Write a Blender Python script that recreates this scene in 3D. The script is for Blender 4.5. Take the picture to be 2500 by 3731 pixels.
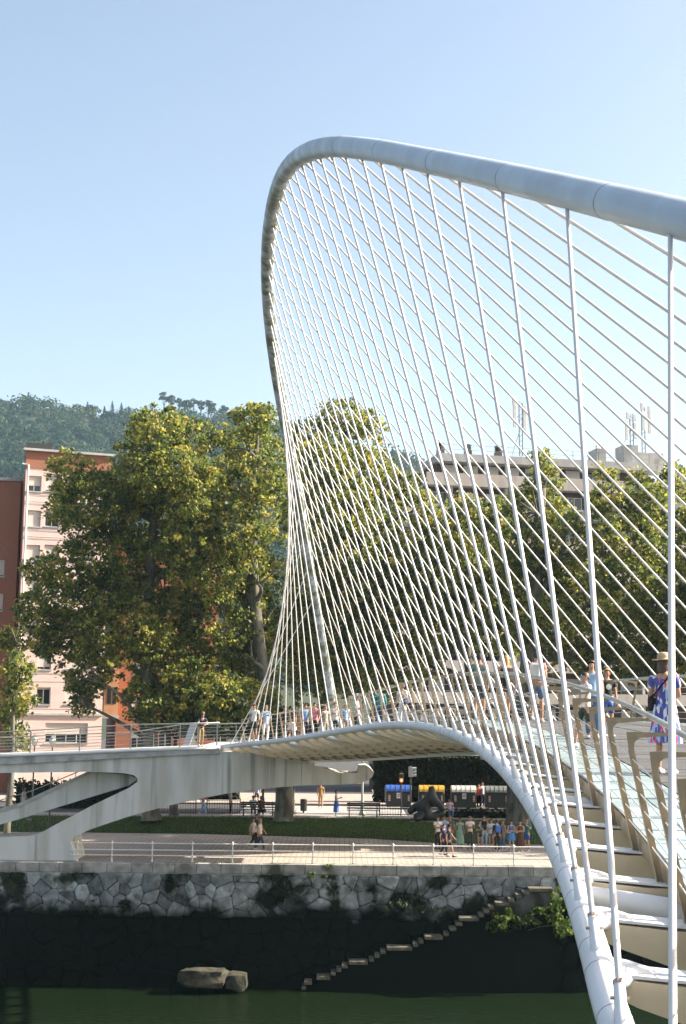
import bpy, bmesh, math, random
import numpy as np
from mathutils import Vector, Matrix, Euler
random.seed(7); RNG = np.random.default_rng(7)
SC = bpy.context.scene; COL = SC.collection
for o in list(bpy.data.objects): bpy.data.objects.remove(o)
R = math.radians
S = 0.917                       # bridge survey units -> metres
ZC = 7.31                       # camera eye above the far promenade (z = 0)
# ------------------------------------------------------------------ camera
F_PX, CX, CY, HOR, ROLL = 4950.0, 1250.0, 1865.5, 2600.0, 0.010
_p = math.atan2(HOR - CY, F_PX)
_R = Vector((1, 0, 0)); _F = Vector((0, math.cos(_p), math.sin(_p))); _U = Vector((0, -math.sin(_p), math.cos(_p)))
CR = _R * math.cos(ROLL) + _U * math.sin(ROLL); CU = _U * math.cos(ROLL) - _R * math.sin(ROLL)
cam_d = bpy.data.cameras.new('camera'); cam = bpy.data.objects.new('camera', cam_d); COL.objects.link(cam)
cam_d.sensor_fit = 'VERTICAL'; cam_d.sensor_height = 36; cam_d.lens = F_PX / 3731 * 36
cam_d.clip_start = 0.1; cam_d.clip_end = 6000
M4 = Matrix((CR, CU, -_F)).transposed().to_4x4(); M4.translation = (0, 0, ZC); cam.matrix_world = M4
SC.camera = cam
# ------------------------------------------------------------------ light
SUN_EL, SUN_AZ = R(33), R(5)      # azimuth measured from +X towards +Y
sun_dir = Vector((math.cos(SUN_EL) * math.cos(SUN_AZ), math.cos(SUN_EL) * math.sin(SUN_AZ), math.sin(SUN_EL)))
W = bpy.data.worlds.new('World'); SC.world = W; W.use_nodes = True
nt = W.node_tree; bg = nt.nodes['Background']; sky = nt.nodes.new('ShaderNodeTexSky')
sky.sky_type = 'NISHITA'; sky.sun_disc = False; sky.sun_elevation = SUN_EL
sky.sun_rotation = math.atan2(sun_dir.x, sun_dir.y)
sky.air_density = 1.0; sky.dust_density = 2.3; sky.ozone_density = 1.0; sky.altitude = 20
wb = nt.nodes.new('ShaderNodeMix'); wb.data_type = 'RGBA'; wb.blend_type = 'MULTIPLY'; wb.inputs[0].default_value = 1; wb.inputs[7].default_value = (1, .88, .78, 1)   # film balance
nt.links.new(sky.outputs[0], wb.inputs[6]); nt.links.new(wb.outputs[2], bg.inputs[0]); bg.inputs[1].default_value = 0.11
sl = bpy.data.lights.new('sun', 'SUN'); sl.energy = 5.0; sl.angle = R(0.5); sl.color = (1, .90, .76)
so = bpy.data.objects.new('sun', sl); COL.objects.link(so)
so.rotation_euler = sun_dir.to_track_quat('Z', 'Y').to_euler()
vs = SC.view_settings; vs.view_transform = 'Standard'; vs.look = 'None'; vs.gamma = 1; vs.exposure = 1.65; vs.use_curve_mapping = False
SC.cycles.max_bounces = 6; SC.cycles.transparent_max_bounces = 12

# ------------------------------------------------------------------ helpers
def at(px, py, Y):
    d = CR * ((px - CX) / F_PX) - CU * ((py - CY) / F_PX) + _F
    return Vector((0, 0, ZC)) + d * (Y / d.y)
def onz(px, py, z):
    d = CR * ((px - CX) / F_PX) - CU * ((py - CY) / F_PX) + _F
    return Vector((0, 0, ZC)) + d * ((z - ZC) / d.z)
def xof(px, Y): return at(px, 2700, Y).x
def ppm(Y): return F_PX / Y

def link_(nt, a, b): nt.links.new(a, b)
MATS = {}
def mat(name, col, col2=None, rough=.6, scale=2.0, stretch=(1, 1, 1), lo=.4, hi=.65, metal=0, bump=0, bscale=None, spec=.5, detail=5, rnd=0.0, trans=0, attr=False, col3=None, s3=.4, lo3=.5, hi3=.7, st3=(1, 1, 1), coord='Object', emit=None):
    if name in MATS: return MATS[name]
    m = bpy.data.materials.new(name); m.use_nodes = True; n = m.node_tree; b = n.nodes['Principled BSDF']
    b.inputs['Roughness'].default_value = rough; b.inputs['Metallic'].default_value = metal
    b.inputs['Specular IOR Level'].default_value = spec
    c4 = lambda c: (c[0], c[1], c[2], 1)
    tc = n.nodes.new('ShaderNodeTexCoord')
    out = None
    def noise(sc, st, lo, hi):
        mp = n.nodes.new('ShaderNodeMapping'); mp.inputs['Scale'].default_value = st
        if coord == 'World':
            g = n.nodes.new('ShaderNodeNewGeometry'); link_(n, g.outputs['Position'], mp.inputs[0])
        else: link_(n, tc.outputs[coord], mp.inputs[0])
        t = n.nodes.new('ShaderNodeTexNoise'); t.inputs['Scale'].default_value = sc; t.inputs['Detail'].default_value = detail
        link_(n, mp.outputs[0], t.inputs['Vector'])
        r = n.nodes.new('ShaderNodeMapRange'); r.inputs[1].default_value = lo; r.inputs[2].default_value = hi
        link_(n, t.outputs[0], r.inputs[0]); return t, r
    if attr:
        a = n.nodes.new('ShaderNodeAttribute'); a.attribute_name = 'Col'; out = a.outputs['Color']
    elif col2 is not None:
        t, r = noise(scale, stretch, lo, hi)
        mx = n.nodes.new('ShaderNodeMix'); mx.data_type = 'RGBA'; mx.inputs[6].default_value = c4(col); mx.inputs[7].default_value = c4(col2)
        link_(n, r.outputs[0], mx.inputs[0]); out = mx.outputs[2]
        if col3 is not None:
            t3, r3 = noise(s3, st3, lo3, hi3)
            m3 = n.nodes.new('ShaderNodeMix'); m3.data_type = 'RGBA'; m3.inputs[7].default_value = c4(col3)
            link_(n, out, m3.inputs[6]); link_(n, r3.outputs[0], m3.inputs[0]); out = m3.outputs[2]
    if rnd:
        oi = n.nodes.new('ShaderNodeObjectInfo'); mr = n.nodes.new('ShaderNodeMapRange')
        mr.inputs[3].default_value = 1 - rnd; mr.inputs[4].default_value = 1 + rnd; link_(n, oi.outputs['Random'], mr.inputs[0])
        hs = n.nodes.new('ShaderNodeHueSaturation')
        if out is None: hs.inputs['Color'].default_value = c4(col)
        else: link_(n, out, hs.inputs['Color'])
        link_(n, mr.outputs[0], hs.inputs['Value']); out = hs.outputs[0]
    if out is None: b.inputs['Base Color'].default_value = c4(col)
    else: link_(n, out, b.inputs['Base Color'])
    if bump:
        t, r = noise(bscale or scale * 3, stretch, 0, 1)
        bp = n.nodes.new('ShaderNodeBump'); bp.inputs['Strength'].default_value = bump; bp.inputs['Distance'].default_value = .05
        link_(n, t.outputs[0], bp.inputs['Height']); link_(n, bp.outputs[0], b.inputs['Normal'])
    if emit:
        b.inputs['Emission Color'].default_value = c4(emit[0]); b.inputs['Emission Strength'].default_value = emit[1]
    if trans:
        tr = n.nodes.new('ShaderNodeBsdfTranslucent'); ms = n.nodes.new('ShaderNodeMixShader'); ms.inputs[0].default_value = trans
        if out is not None and attr:
            hv_ = n.nodes.new('ShaderNodeHueSaturation'); hv_.inputs['Value'].default_value = 1.9; hv_.inputs['Saturation'].default_value = 1.0; link_(n, out, hv_.inputs['Color']); link_(n, hv_.outputs[0], tr.inputs[0])
        elif out is not None: link_(n, out, tr.inputs[0])
        else: tr.inputs[0].default_value = c4(col)
        o_ = n.nodes['Material Output']; link_(n, b.outputs[0], ms.inputs[1]); link_(n, tr.outputs[0], ms.inputs[2]); link_(n, ms.outputs[0], o_.inputs[0])
    MATS[name] = m; return m

class MB:
    def __init__(s): s.v = []; s.f = []
    def quadmesh(s, vs, fs):
        b = len(s.v); s.v += [tuple(v) for v in vs]; s.f += [tuple(i + b for i in f) for f in fs]; return s
    def box(s, c, d, rot=None):
        hx, hy, hz = d[0] / 2, d[1] / 2, d[2] / 2
        vs = [Vector((x, y, z)) for x in (-hx, hx) for y in (-hy, hy) for z in (-hz, hz)]
        if rot is not None: vs = [rot @ v for v in vs]
        c = Vector(c)
        return s.quadmesh([v + c for v in vs], [(0, 1, 3, 2), (4, 6, 7, 5), (0, 4, 5, 1), (2, 3, 7, 6), (0, 2, 6, 4), (1, 5, 7, 3)])
    def box2(s, a, b): 
        a = Vector(a); b = Vector(b); return s.box((a + b) / 2, [abs(t) for t in (b - a)])
    def tube(s, pts, r, n=8, cap=True):
        pts = [Vector(p) for p in pts]; m = len(pts)
        rs = r if isinstance(r, (list, tuple)) else [r] * m
        T = [(pts[min(i + 1, m - 1)] - pts[max(i - 1, 0)]).normalized() for i in range(m)]
        ref = Vector((0, 0, 1)) if abs(T[0].z) < .9 else Vector((1, 0, 0))
        nrm = (ref - T[0] * ref.dot(T[0])).normalized(); vs = []
        for i in range(m):
            nrm = (nrm - T[i] * nrm.dot(T[i])).normalized(); bn = T[i].cross(nrm)
            for j in range(n):
                a = 2 * math.pi * j / n; vs.append(pts[i] + (nrm * math.cos(a) + bn * math.sin(a)) * rs[i])
        fs = []
        for i in range(m - 1):
            for j in range(n):
                fs.append((i * n + j, i * n + (j + 1) % n, (i + 1) * n + (j + 1) % n, (i + 1) * n + j))
        if cap: fs += [tuple(range(n - 1, -1, -1)), tuple((m - 1) * n + j for j in range(n))]
        return s.quadmesh(vs, fs)
    def lathe(s, c, prof, n=12):
        c = Vector(c); vs = []; m = len(prof)
        for (r, z) in prof:
            for j in range(n): vs.append(c + Vector((r * math.cos(2 * math.pi * j / n), r * math.sin(2 * math.pi * j / n), z)))
        fs = [(i * n + j, i * n + (j + 1) % n, (i + 1) * n + (j + 1) % n, (i + 1) * n + j) for i in range(m - 1) for j in range(n)]
        fs += [tuple(range(n - 1, -1, -1)), tuple((m - 1) * n + j for j in range(n))]
        return s.quadmesh(vs, fs)
    def prism(s, poly, off):
        "poly: list of 3D points; extruded by vector off"
        n = len(poly); off = Vector(off); p = [Vector(q) for q in poly]
        vs = p + [q + off for q in p]
        fs = [tuple(range(n)), tuple(range(2 * n - 1, n - 1, -1))] + [(i, i + n, (i + 1) % n + n, (i + 1) % n) for i in range(n)]
        return s.quadmesh(vs, fs)
    def mesh(s, name, m=None, smooth=False, bevel=0):
        me = bpy.data.meshes.new(name); me.from_pydata(s.v, [], s.f)
        bm = bmesh.new(); bm.from_mesh(me); bmesh.ops.recalc_face_normals(bm, faces=bm.faces)
        if bevel: bmesh.ops.bevel(bm, geom=[e for e in bm.edges if e.calc_face_angle(0) > .6], offset=bevel, segments=1, affect='EDGES')
        bm.to_mesh(me); bm.free()
        if smooth:
            for p in me.polygons: p.use_smooth = True
        if m: me.materials.append(m)
        return me
    def build(s, name, m=None, parent=None, smooth=False, bevel=0, **tags):
        return obj(name, s.mesh(name, m, smooth, bevel), parent, **tags)
def obj(name, me, parent=None, loc=None, rot=None, scale=None, label=None, category=None, group=None, kind=None):
    o = bpy.data.objects.new(name, me); COL.objects.link(o)
    if parent: o.parent = parent
    if loc is not None: o.location = loc
    if rot is not None: o.rotation_euler = rot
    if scale is not None: o.scale = scale
    tag(o, label, category, group, kind); return o
def tag(o, label=None, category=None, group=None, kind=None):
    if label: o['label'] = label
    if category: o['category'] = category
    if group: o['group'] = group
    if kind: o['kind'] = kind
    return o
def empty(name, loc=(0, 0, 0), rz=0, **t):
    o = bpy.data.objects.new(name, None); COL.objects.link(o); o.location = loc; o.rotation_euler = (0, 0, rz); o.empty_display_size = .2
    return tag(o, **t)
def shade_auto(me, ang=40):
    for p in me.polygons: p.use_smooth = True
    try: me.set_sharp_from_angle(angle=R(ang))
    except Exception: pass
def np_mesh(name, verts, faces_n, cols=None, m=None):
    "verts (F*n,3): every face has its own n vertices"
    nv = len(verts); nf = nv // faces_n; me = bpy.data.meshes.new(name)
    me.vertices.add(nv); me.vertices.foreach_set('co', np.ascontiguousarray(verts, dtype=np.float32).ravel())
    me.loops.add(nv); me.loops.foreach_set('vertex_index', np.arange(nv, dtype=np.int32))
    me.polygons.add(nf); me.polygons.foreach_set('loop_start', np.arange(0, nv, faces_n, dtype=np.int32))
    try: me.polygons.foreach_set('loop_total', np.full(nf, faces_n, dtype=np.int32))
    except Exception: pass
    me.update(calc_edges=True)
    if cols is not None:
        ca = me.color_attributes.new('Col', 'FLOAT_COLOR', 'POINT')
        c = np.ones((nv, 4), np.float32); c[:, :3] = np.repeat(cols, faces_n, axis=0); ca.data.foreach_set('color', c.ravel())
    if m: me.materials.append(m)
    return me

# ------------------------------------------------------------------ materials
WHITE = mat('white_painted_steel', (.70, .71, .72), (.60, .61, .62), rough=.42, scale=1.2, lo=.45, hi=.8, col3=(.50, .47, .40), s3=3.5, lo3=.66, hi3=.85)
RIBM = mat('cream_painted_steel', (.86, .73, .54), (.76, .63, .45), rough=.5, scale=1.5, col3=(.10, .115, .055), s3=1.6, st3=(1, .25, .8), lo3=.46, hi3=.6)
def algae_and_shade_inboard(m):   # green algae plus painted underside shade along the inboard length of each rib
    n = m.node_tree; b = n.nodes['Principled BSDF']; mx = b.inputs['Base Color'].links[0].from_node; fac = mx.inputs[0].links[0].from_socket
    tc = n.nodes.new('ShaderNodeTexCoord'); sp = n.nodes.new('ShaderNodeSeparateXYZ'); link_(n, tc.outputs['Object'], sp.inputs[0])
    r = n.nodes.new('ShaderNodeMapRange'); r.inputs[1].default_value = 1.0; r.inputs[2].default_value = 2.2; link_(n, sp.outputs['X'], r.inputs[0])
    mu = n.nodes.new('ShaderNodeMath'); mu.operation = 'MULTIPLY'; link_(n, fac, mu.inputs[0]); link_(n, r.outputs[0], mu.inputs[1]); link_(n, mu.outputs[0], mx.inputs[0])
algae_and_shade_inboard(RIBM)
POSTM = mat('tan_painted_steel', (.31, .245, .155), (.22, .175, .11), rough=.5, scale=4)
RAILG = mat('brushed_steel', (.42, .42, .38), (.30, .31, .28), rough=.35, metal=.55, scale=3)
CABLE = mat('white_cable', (.70, .67, .64), (.58, .54, .50), rough=.45, scale=6, lo=.5, hi=.75)
CONC = mat('stained_concrete', (.62, .62, .58), (.47, .46, .40), rough=.85, scale=1.1, stretch=(1.3, 1.3, .22), lo=.40, hi=.68, bump=.3, bscale=7, coord='World', detail=9,
           col3=(.10, .10, .06), s3=1.0, st3=(1.9, 1, .07), lo3=.565, hi3=.72)
SLAB = mat('weathered_slab', (.46, .47, .46), (.30, .31, .29), rough=.8, scale=2.0, lo=.4, hi=.7, coord='World', bump=.2, col3=(.14, .15, .12), s3=1.4, st3=(1, 1, .2), lo3=.6, hi3=.75)
STONE = mat('wall_stone', (.28, .31, .31), (.13, .14, .13), rough=.9, scale=2.6, lo=.35, hi=.68, coord='World', bump=.9, bscale=7, rnd=.5, detail=9, spec=.06, col3=(.020, .026, .016), s3=.8, lo3=.50, hi3=.60)
def tide(m, wet=(.006, .009, .006), z0=-1.75, z1=-2.45):
    n = m.node_tree; b = n.nodes['Principled BSDF']; src = b.inputs['Base Color'].links[0].from_socket
    g = n.nodes.new('ShaderNodeNewGeometry'); sp = n.nodes.new('ShaderNodeSeparateXYZ'); link_(n, g.outputs['Position'], sp.inputs[0])
    t = n.nodes.new('ShaderNodeTexNoise'); t.inputs['Scale'].default_value = .75; t.inputs['Detail'].default_value = 6; link_(n, g.outputs['Position'], t.inputs['Vector'])
    ma = n.nodes.new('ShaderNodeMath'); ma.operation = 'MULTIPLY_ADD'; ma.inputs[1].default_value = -1.9; link_(n, t.outputs[0], ma.inputs[0]); link_(n, sp.outputs['Z'], ma.inputs[2])
    r = n.nodes.new('ShaderNodeMapRange'); r.inputs[1].default_value = z0 - .95; r.inputs[2].default_value = z1 - .95; link_(n, ma.outputs[0], r.inputs[0])
    mx = n.nodes.new('ShaderNodeMix'); mx.data_type = 'RGBA'; mx.inputs[7].default_value = (*wet, 1); link_(n, src, mx.inputs[6]); link_(n, r.outputs[0], mx.inputs[0]); link_(n, mx.outputs[2], b.inputs['Base Color'])
tide(STONE)
MORTAR = mat('dark_mortar', (.11, .11, .10), (.04, .042, .035), rough=.95, spec=.05, scale=2, coord='World'); tide(MORTAR)
COPING = mat('coping_stone', (.36, .35, .32), (.22, .22, .19), rough=.9, scale=2.2, coord='World', bump=.4, rnd=.15, col3=(.06, .065, .045), s3=.8, lo3=.55, hi3=.7)
ALGAE = mat('wet_algae', (.005, .008, .005), (.008, .012, .007), rough=.9, scale=1.2, coord='World', bump=.6, spec=.05)
ROCK = mat('boulder', (.06, .055, .034), (.018, .019, .012), rough=.9, scale=2.5, bump=.8)
GLASSD = mat('greenish_glass_paving', (.34, .43, .43), (.27, .35, .36), rough=.25, scale=2, rnd=.12)
MATG = mat('grey_antislip_mat', (.108, .110, .112), (.068, .070, .072), rough=.95, scale=22, lo=.35, hi=.65, bump=.3, rnd=.1)
ASPH = mat('asphalt', (.055, .055, .055), (.04, .04, .042), rough=.9, scale=3, coord='World')
GRASS = mat('lawn_soil', (.045, .075, .022), (.03, .05, .016), rough=.95, scale=1.5, coord='World')
LEAF = mat('leaf', (.1, .1, .05), attr=True, rough=.55, trans=.46, spec=.4)
LEAFH = mat('hill_leaf', (.1, .1, .05), attr=True, rough=.8, trans=.2, spec=.1)
BARK = mat('plane_bark', (.15, .14, .10), (.06, .055, .04), rough=.9, scale=2.5, lo=.4, hi=.6, stretch=(1, 1, .4), bump=.3)
RAILW = mat('white_railing_paint', (.78, .78, .76), (.66, .65, .62), rough=.4, scale=8)
DARKM = mat('dark_iron', (.025, .027, .026), (.035, .034, .03), rough=.5, scale=6)
BRONZE = mat('dark_bronze', (.030, .032, .030), (.05, .05, .042), rough=.45, scale=4, metal=.3, bump=.4)
PLINTH = mat('grey_plinth', (.30, .30, .27), (.22, .22, .2), rough=.9, scale=3)

# arch: the far limb carries green and black algae streaks
def arch_material():
    m = WHITE.copy(); m.name = 'arch_paint_with_algae'; n = m.node_tree; b = n.nodes['Principled BSDF']
    src = b.inputs['Base Color'].links[0].from_socket
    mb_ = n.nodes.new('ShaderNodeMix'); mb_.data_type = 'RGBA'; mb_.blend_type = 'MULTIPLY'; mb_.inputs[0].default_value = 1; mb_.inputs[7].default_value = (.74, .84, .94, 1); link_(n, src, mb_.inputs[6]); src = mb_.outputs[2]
    g = n.nodes.new('ShaderNodeNewGeometry'); sp = n.nodes.new('ShaderNodeSeparateXYZ'); link_(n, g.outputs['Position'], sp.inputs[0])
    mp = n.nodes.new('ShaderNodeMapping'); mp.inputs['Scale'].default_value = (1.2, 1.0, 1.0); link_(n, g.outputs['Position'], mp.inputs[0])
    t = n.nodes.new('ShaderNodeTexNoise'); t.inputs['Scale'].default_value = 1.3; t.inputs['Detail'].default_value = 7; t.inputs['Roughness'].default_value = .7; link_(n, mp.outputs[0], t.inputs['Vector'])
    r = n.nodes.new('ShaderNodeMapRange'); r.inputs[1].default_value = .40; r.inputs[2].default_value = .56; link_(n, t.outputs[0], r.inputs[0])
    ry = n.nodes.new('ShaderNodeMapRange'); ry.inputs[1].default_value = 22; ry.inputs[2].default_value = 36; ry.inputs[3].default_value = .12; ry.inputs[4].default_value = .95; link_(n, sp.outputs['Y'], ry.inputs[0])
    mu = n.nodes.new('ShaderNodeMath'); mu.operation = 'MULTIPLY'; link_(n, r.outputs[0], mu.inputs[0]); link_(n, ry.outputs[0], mu.inputs[1])
    mx = n.nodes.new('ShaderNodeMix'); mx.data_type = 'RGBA'; mx.inputs[7].default_value = (.10, .115, .055, 1); link_(n, src, mx.inputs[6]); link_(n, mu.outputs[0], mx.inputs[0])
    link_(n, mx.outputs[2], b.inputs['Base Color']); return m
ARCHM = arch_material()

# ------------------------------------------------------------------ bridge survey
cx = [0.22147, 0.26775, -0.32207, -0.1378, 0.11566, -4.8158, -4.05128, 2.05473]
cy = [-3.04726, 0.34211, 3.25496, -0.49208, 34.92259, 41.59105]
cz = [-0.19175, -1.08237, 0.41133, 2.20053, 0.14777, -3.04708, -0.0458, -0.32595]
def pipe(k):
    if k < 1:
        d = k - 1; return Vector(((2.0488 + .197 * d + .025 * d * d) * S, (11.083 + 1.70 * d - .045 * d * d) * S, (-1.9598 + .19 * d) * S + ZC))
    t = (k - 18) / 20
    return Vector((np.polyval(cx, t) * S, np.polyval(cy, t) * S, np.polyval(cz, t) * S + ZC))
def head(k):
    h = pipe(k + .05) - pipe(k - .05); h.z = 0; return h.normalized()
def side(k):
    h = head(k); return Vector((h.y, -h.x, 0))
WID = 8.45 * S; PB = .87         # tube to tube, tube to post base
def deckp(k, off, dz=0): return pipe(k) + side(k) * off + Vector((0, 0, dz))
DECK = .16
ARCH = [(6.0, 3.4, -1.9), (5.216, 5.957, 0.561), (4.416, 8.829, 2.637), (3.637, 11.93, 4.367), (2.847, 15.095, 5.971), (2.066, 18.276, 7.55), (1.266, 21.459, 9.114), (0.452, 24.648, 10.66), (-0.327, 27.887, 12.116), (-1.017, 31.227, 13.374), (-1.587, 34.666, 14.404), (-2.039, 38.194, 15.152), (-2.415, 41.784, 15.584), (-2.708, 45.404, 15.738), (-2.897, 49.032, 15.612), (-2.976, 52.648, 15.248), (-2.943, 56.221, 14.586), (-2.781, 59.707, 13.572), (-2.51, 63.052, 12.177), (-2.185, 66.21, 10.409), (-1.83, 69.169, 8.328), (-1.448, 71.973, 6.046), (-1.026, 74.635, 3.606), (-0.594, 77.141, 1.009), (-0.33, 79.3, -1.9)]
ANCH = [0.1425, 0.1758, 0.2044, 0.2281, 0.2487, 0.2672, 0.2845, 0.3019, 0.3193, 0.3359, 0.3519, 0.3679, 0.3845, 0.4023, 0.4208, 0.4403, 0.4599, 0.479, 0.4989, 0.5194, 0.5395, 0.5595, 0.5792, 0.5984, 0.617, 0.635, 0.6523, 0.6689, 0.6849, 0.7004, 0.7156, 0.7307, 0.7461, 0.7622, 0.7796, 0.7989, 0.8208, 0.8462, 0.8746]
_A = [Vector((a[0] * S, a[1] * S, a[2] * S + ZC)) for a in ARCH]
def archp(f):
    x = f * 24; i = min(int(x), 23); t = x - i
    p0 = _A[max(i - 1, 0)]; p1 = _A[i]; p2 = _A[i + 1]; p3 = _A[min(i + 2, 24)]
    return .5 * ((2 * p1) + (p2 - p0) * t + (2 * p0 - 5 * p1 + 4 * p2 - p3) * t * t + (3 * p1 - p0 - 3 * p2 + p3) * t ** 3)
def archr(f): return S * np.interp(f, [0, .14, .25, .35, .5, .75, 1], [.205, .207, .208, .228, .232, .245, .24])

bridge = empty('footbridge', tuple(pipe(-1)), label='white steel arch footbridge with leaning tube arch and fanned hanger cables crossing the river', category='bridge')
bridge.location = (0, 0, 0)
mb = MB(); fs = np.linspace(0, 1, 145); mb.tube([archp(f) for f in fs], [archr(f) for f in fs], n=28)
mb.build('arch', ARCHM, bridge, smooth=True)['label'] = 'leaning white tube arch, algae streaked on its far limb'
ks = np.linspace(-3, 38.6, 170)
PR = .115
mb = MB(); mb.tube([pipe(k) for k in ks], PR, n=20); mb.build('edge_tube', WHITE, bridge, smooth=True)
mb = MB(); mb.tube([deckp(k, WID) for k in ks], PR, n=16); mb.build('edge_tube', WHITE, bridge, smooth=True)
mb = MB(); mb.tube([deckp(k, WID / 2, -.62) for k in np.linspace(-3, 39, 90)], .26, n=16); mb.build('spine_tube', WHITE, bridge, smooth=True)
# ribs: one shared mesh, a tapered box member reaching from tube to tube
mb = MB(); prof = [(0.0, -.01, .10, .20, .19), (.25, -.045, .19, .21, .15), (.75, -.09, .31, .21, .13), (1.15, -.09, .40, .17, .10), (1.7, -.09, .50, .07, .05), (2.9, -.09, .66, .06, .05), (WID / 2, -.09, .72, .06, .05)]
prof = prof + [(WID - p[0], *p[1:]) for p in prof[-2::-1]]
vsr = []; fsr = []
for (x, zt, dp, wt, wb) in prof:
    vsr += [(x, -wt, zt), (x, wt, zt), (x, wb, zt - dp), (x, -wb, zt - dp)]
for i in range(len(prof) - 1):
    for j in range(4): fsr.append((i * 4 + j, i * 4 + (j + 1) % 4, i * 4 + 4 + (j + 1) % 4, i * 4 + 4 + j))
fsr += [(3, 2, 1, 0), tuple(len(vsr) - 4 + j for j in range(4))]
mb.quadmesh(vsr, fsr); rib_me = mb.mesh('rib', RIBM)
capms = []
for (x0, x1) in ((.12, .95), (WID - .95, WID - .12)):
    capm = MB(); capms.append(capm)
    capm.quadmesh([(x0, -.215, -.02), (x1, -.215, -.078), (x1, .215, -.078), (x0, .215, -.02), (x0, -.215, .005), (x1, -.215, -.06), (x1, .215, -.06), (x0, .215, .005)],
                  [(0, 1, 2, 3), (7, 6, 5, 4), (0, 4, 5, 1), (1, 5, 6, 2), (2, 6, 7, 3), (3, 7, 4, 0)])
cap_me = [m_.mesh('rib_top_plate', WHITE) for m_ in capms]
# flared joint between rib and tube
fl = MB(); 
for a in (1,):
    fl.tube([(0.02, -.42, -.02), (.10, -.26, -.03), (.2, -.1, -.035), (.34, 0, -.05), (.2, .1, -.035), (.10, .26, -.03), (.02, .42, -.02)], [.04, .07, .085, .075, .085, .07, .04], n=8)
flare_me = fl.mesh('rib_joint', WHITE, smooth=True)
# balustrade post: leans outwards, bracket returns inwards to carry the handrail
pm = MB()
def plate(pts, y0, y1): pm.prism([(x, y0, z) for x, z in pts], (0, y1 - y0, 0))
plate([(PB - .022, -.085), (PB + .036, -.085), (PB + .012, .05), (PB - .222, 1.19), (PB - .218, 1.255), (PB - .17, 1.295), (PB + .17, 1.322), (PB + .17, 1.345), (PB - .22, 1.355), (PB - .29, 1.35), (PB - .275, 1.2), (PB - .04, .05)], -.014, .014)
pm.prism([(PB - .030, -.045, -.085), (PB - .02, -.045, -.085), (PB - .266, -.045, 1.18), (PB - .276, -.045, 1.18)], (0, .09, 0))
post_me = pm.mesh('balustrade_post', POSTM)
for k in range(-2, 40):
    a = math.atan2(side(k).y, side(k).x); P = pipe(k)
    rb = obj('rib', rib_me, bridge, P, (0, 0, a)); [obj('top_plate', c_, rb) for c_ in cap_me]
    obj('rib_joint', flare_me, rb); obj('rib_joint', flare_me, rb, (WID, 0, 0), (0, 0, math.pi))
    if k <= 37:
        obj('balustrade_post', post_me, bridge, P, (0, 0, a))
        obj('balustrade_post', post_me, bridge, deckp(k, WID), (0, 0, a + math.pi))
# diagonal braces from the near tube to the spine
for k in (-1, 3, 7, 11, 15, 19, 23, 27, 31, 35):
    mb = MB(); a = deckp(k - .2, .05, -.12); b = deckp(k - .45, WID / 2, -.6); mb.tube([a, a.lerp(b, .25), b], [.10, .12, .13], n=14); mb.build('brace_tube', WHITE, bridge, smooth=True)
# handrails and wires
for sd in (0, 1):
    hs = np.linspace(-2, 37.5, 120); off = (PB + .17) if sd == 0 else WID - PB - .17
    mb = MB(); mb.tube([deckp(k, off, 1.375) for k in hs], .032, n=8); mb.build('handrail', RAILG, bridge, smooth=True)
    for w in range(6):
        z = .27 + w * .165; o_ = PB - .02 - (z / 1.3) * .26; off = o_ if sd == 0 else WID - o_
        mb = MB(); mb.tube([deckp(k, off, z) for k in np.linspace(-2, 37, 79)], .0065, n=5); mb.build('balustrade_wire', CABLE, bridge)
# paving: glass strips at the edges, grey mats between, one bay per rib
for k in range(-2, 39):
    lanes = [(PB + .05, PB + .50, GLASSD, 'glass_panel'), (PB + .52, PB + .98, GLASSD, 'glass_panel'),
             (PB + 1.02, WID / 2 - .03, MATG, 'antislip_mat'), (WID / 2 + .03, WID - PB - 1.02, MATG, 'antislip_mat'),
             (WID - PB - .98, WID - PB - .52, GLASSD, 'glass_panel'), (WID - PB - .50, WID - PB - .05, GLASSD, 'glass_panel')]
    for (o0, o1, m, nm) in lanes:
        for (u0, u1) in ((.01, .485), (.515, .99)):
            dz = DECK + random.uniform(-.004, .004)
            q = [deckp(k + u0, o0, dz), deckp(k + u0, o1, dz), deckp(k + u1, o1, dz), deckp(k + u1, o0, dz)]
            mb = MB(); mb.prism(q, (0, 0, -.03)); mb.build(nm, m, bridge)
# dark bearers beneath the paving and pale edge fascia
for off, w in ((PB + .1, .06), (PB + 1.0, .08), (WID / 2, .1), (WID - PB - 1.0, .08), (WID - PB - .1, .06)):
    mb = MB()
    for k in range(-2, 39):
        q = [deckp(k, off - w, DECK - .05), deckp(k, off + w, DECK - .05), deckp(k + 1, off + w, DECK - .05), deckp(k + 1, off - w, DECK - .05)]
        mb.prism(q, (0, 0, -.18))
    mb.build('deck_bearer', POSTM, bridge)
# painted hanger shadows as grey rings on near tube; weld seams on arch
WELD_SHADOW = mat('weld_and_shadow_ring', (.40, .42, .45), (.30, .31, .33), rough=.6, scale=12)
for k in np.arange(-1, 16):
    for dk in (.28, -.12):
        a, b = pipe(k + dk - .004), pipe(k + dk + .004); mb = MB(); mb.tube([a, b], PR + .0025, n=20); mb.build('weld_and_shadow_ring', WELD_SHADOW, bridge, smooth=True)
for f in np.linspace(.16, .92, 20):
    mb = MB(); mb.tube([archp(f - .00012), archp(f + .00012)], archr(f) + .003, n=28); mb.build('weld_and_shadow_ring', WELD_SHADOW, bridge, smooth=True)
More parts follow.
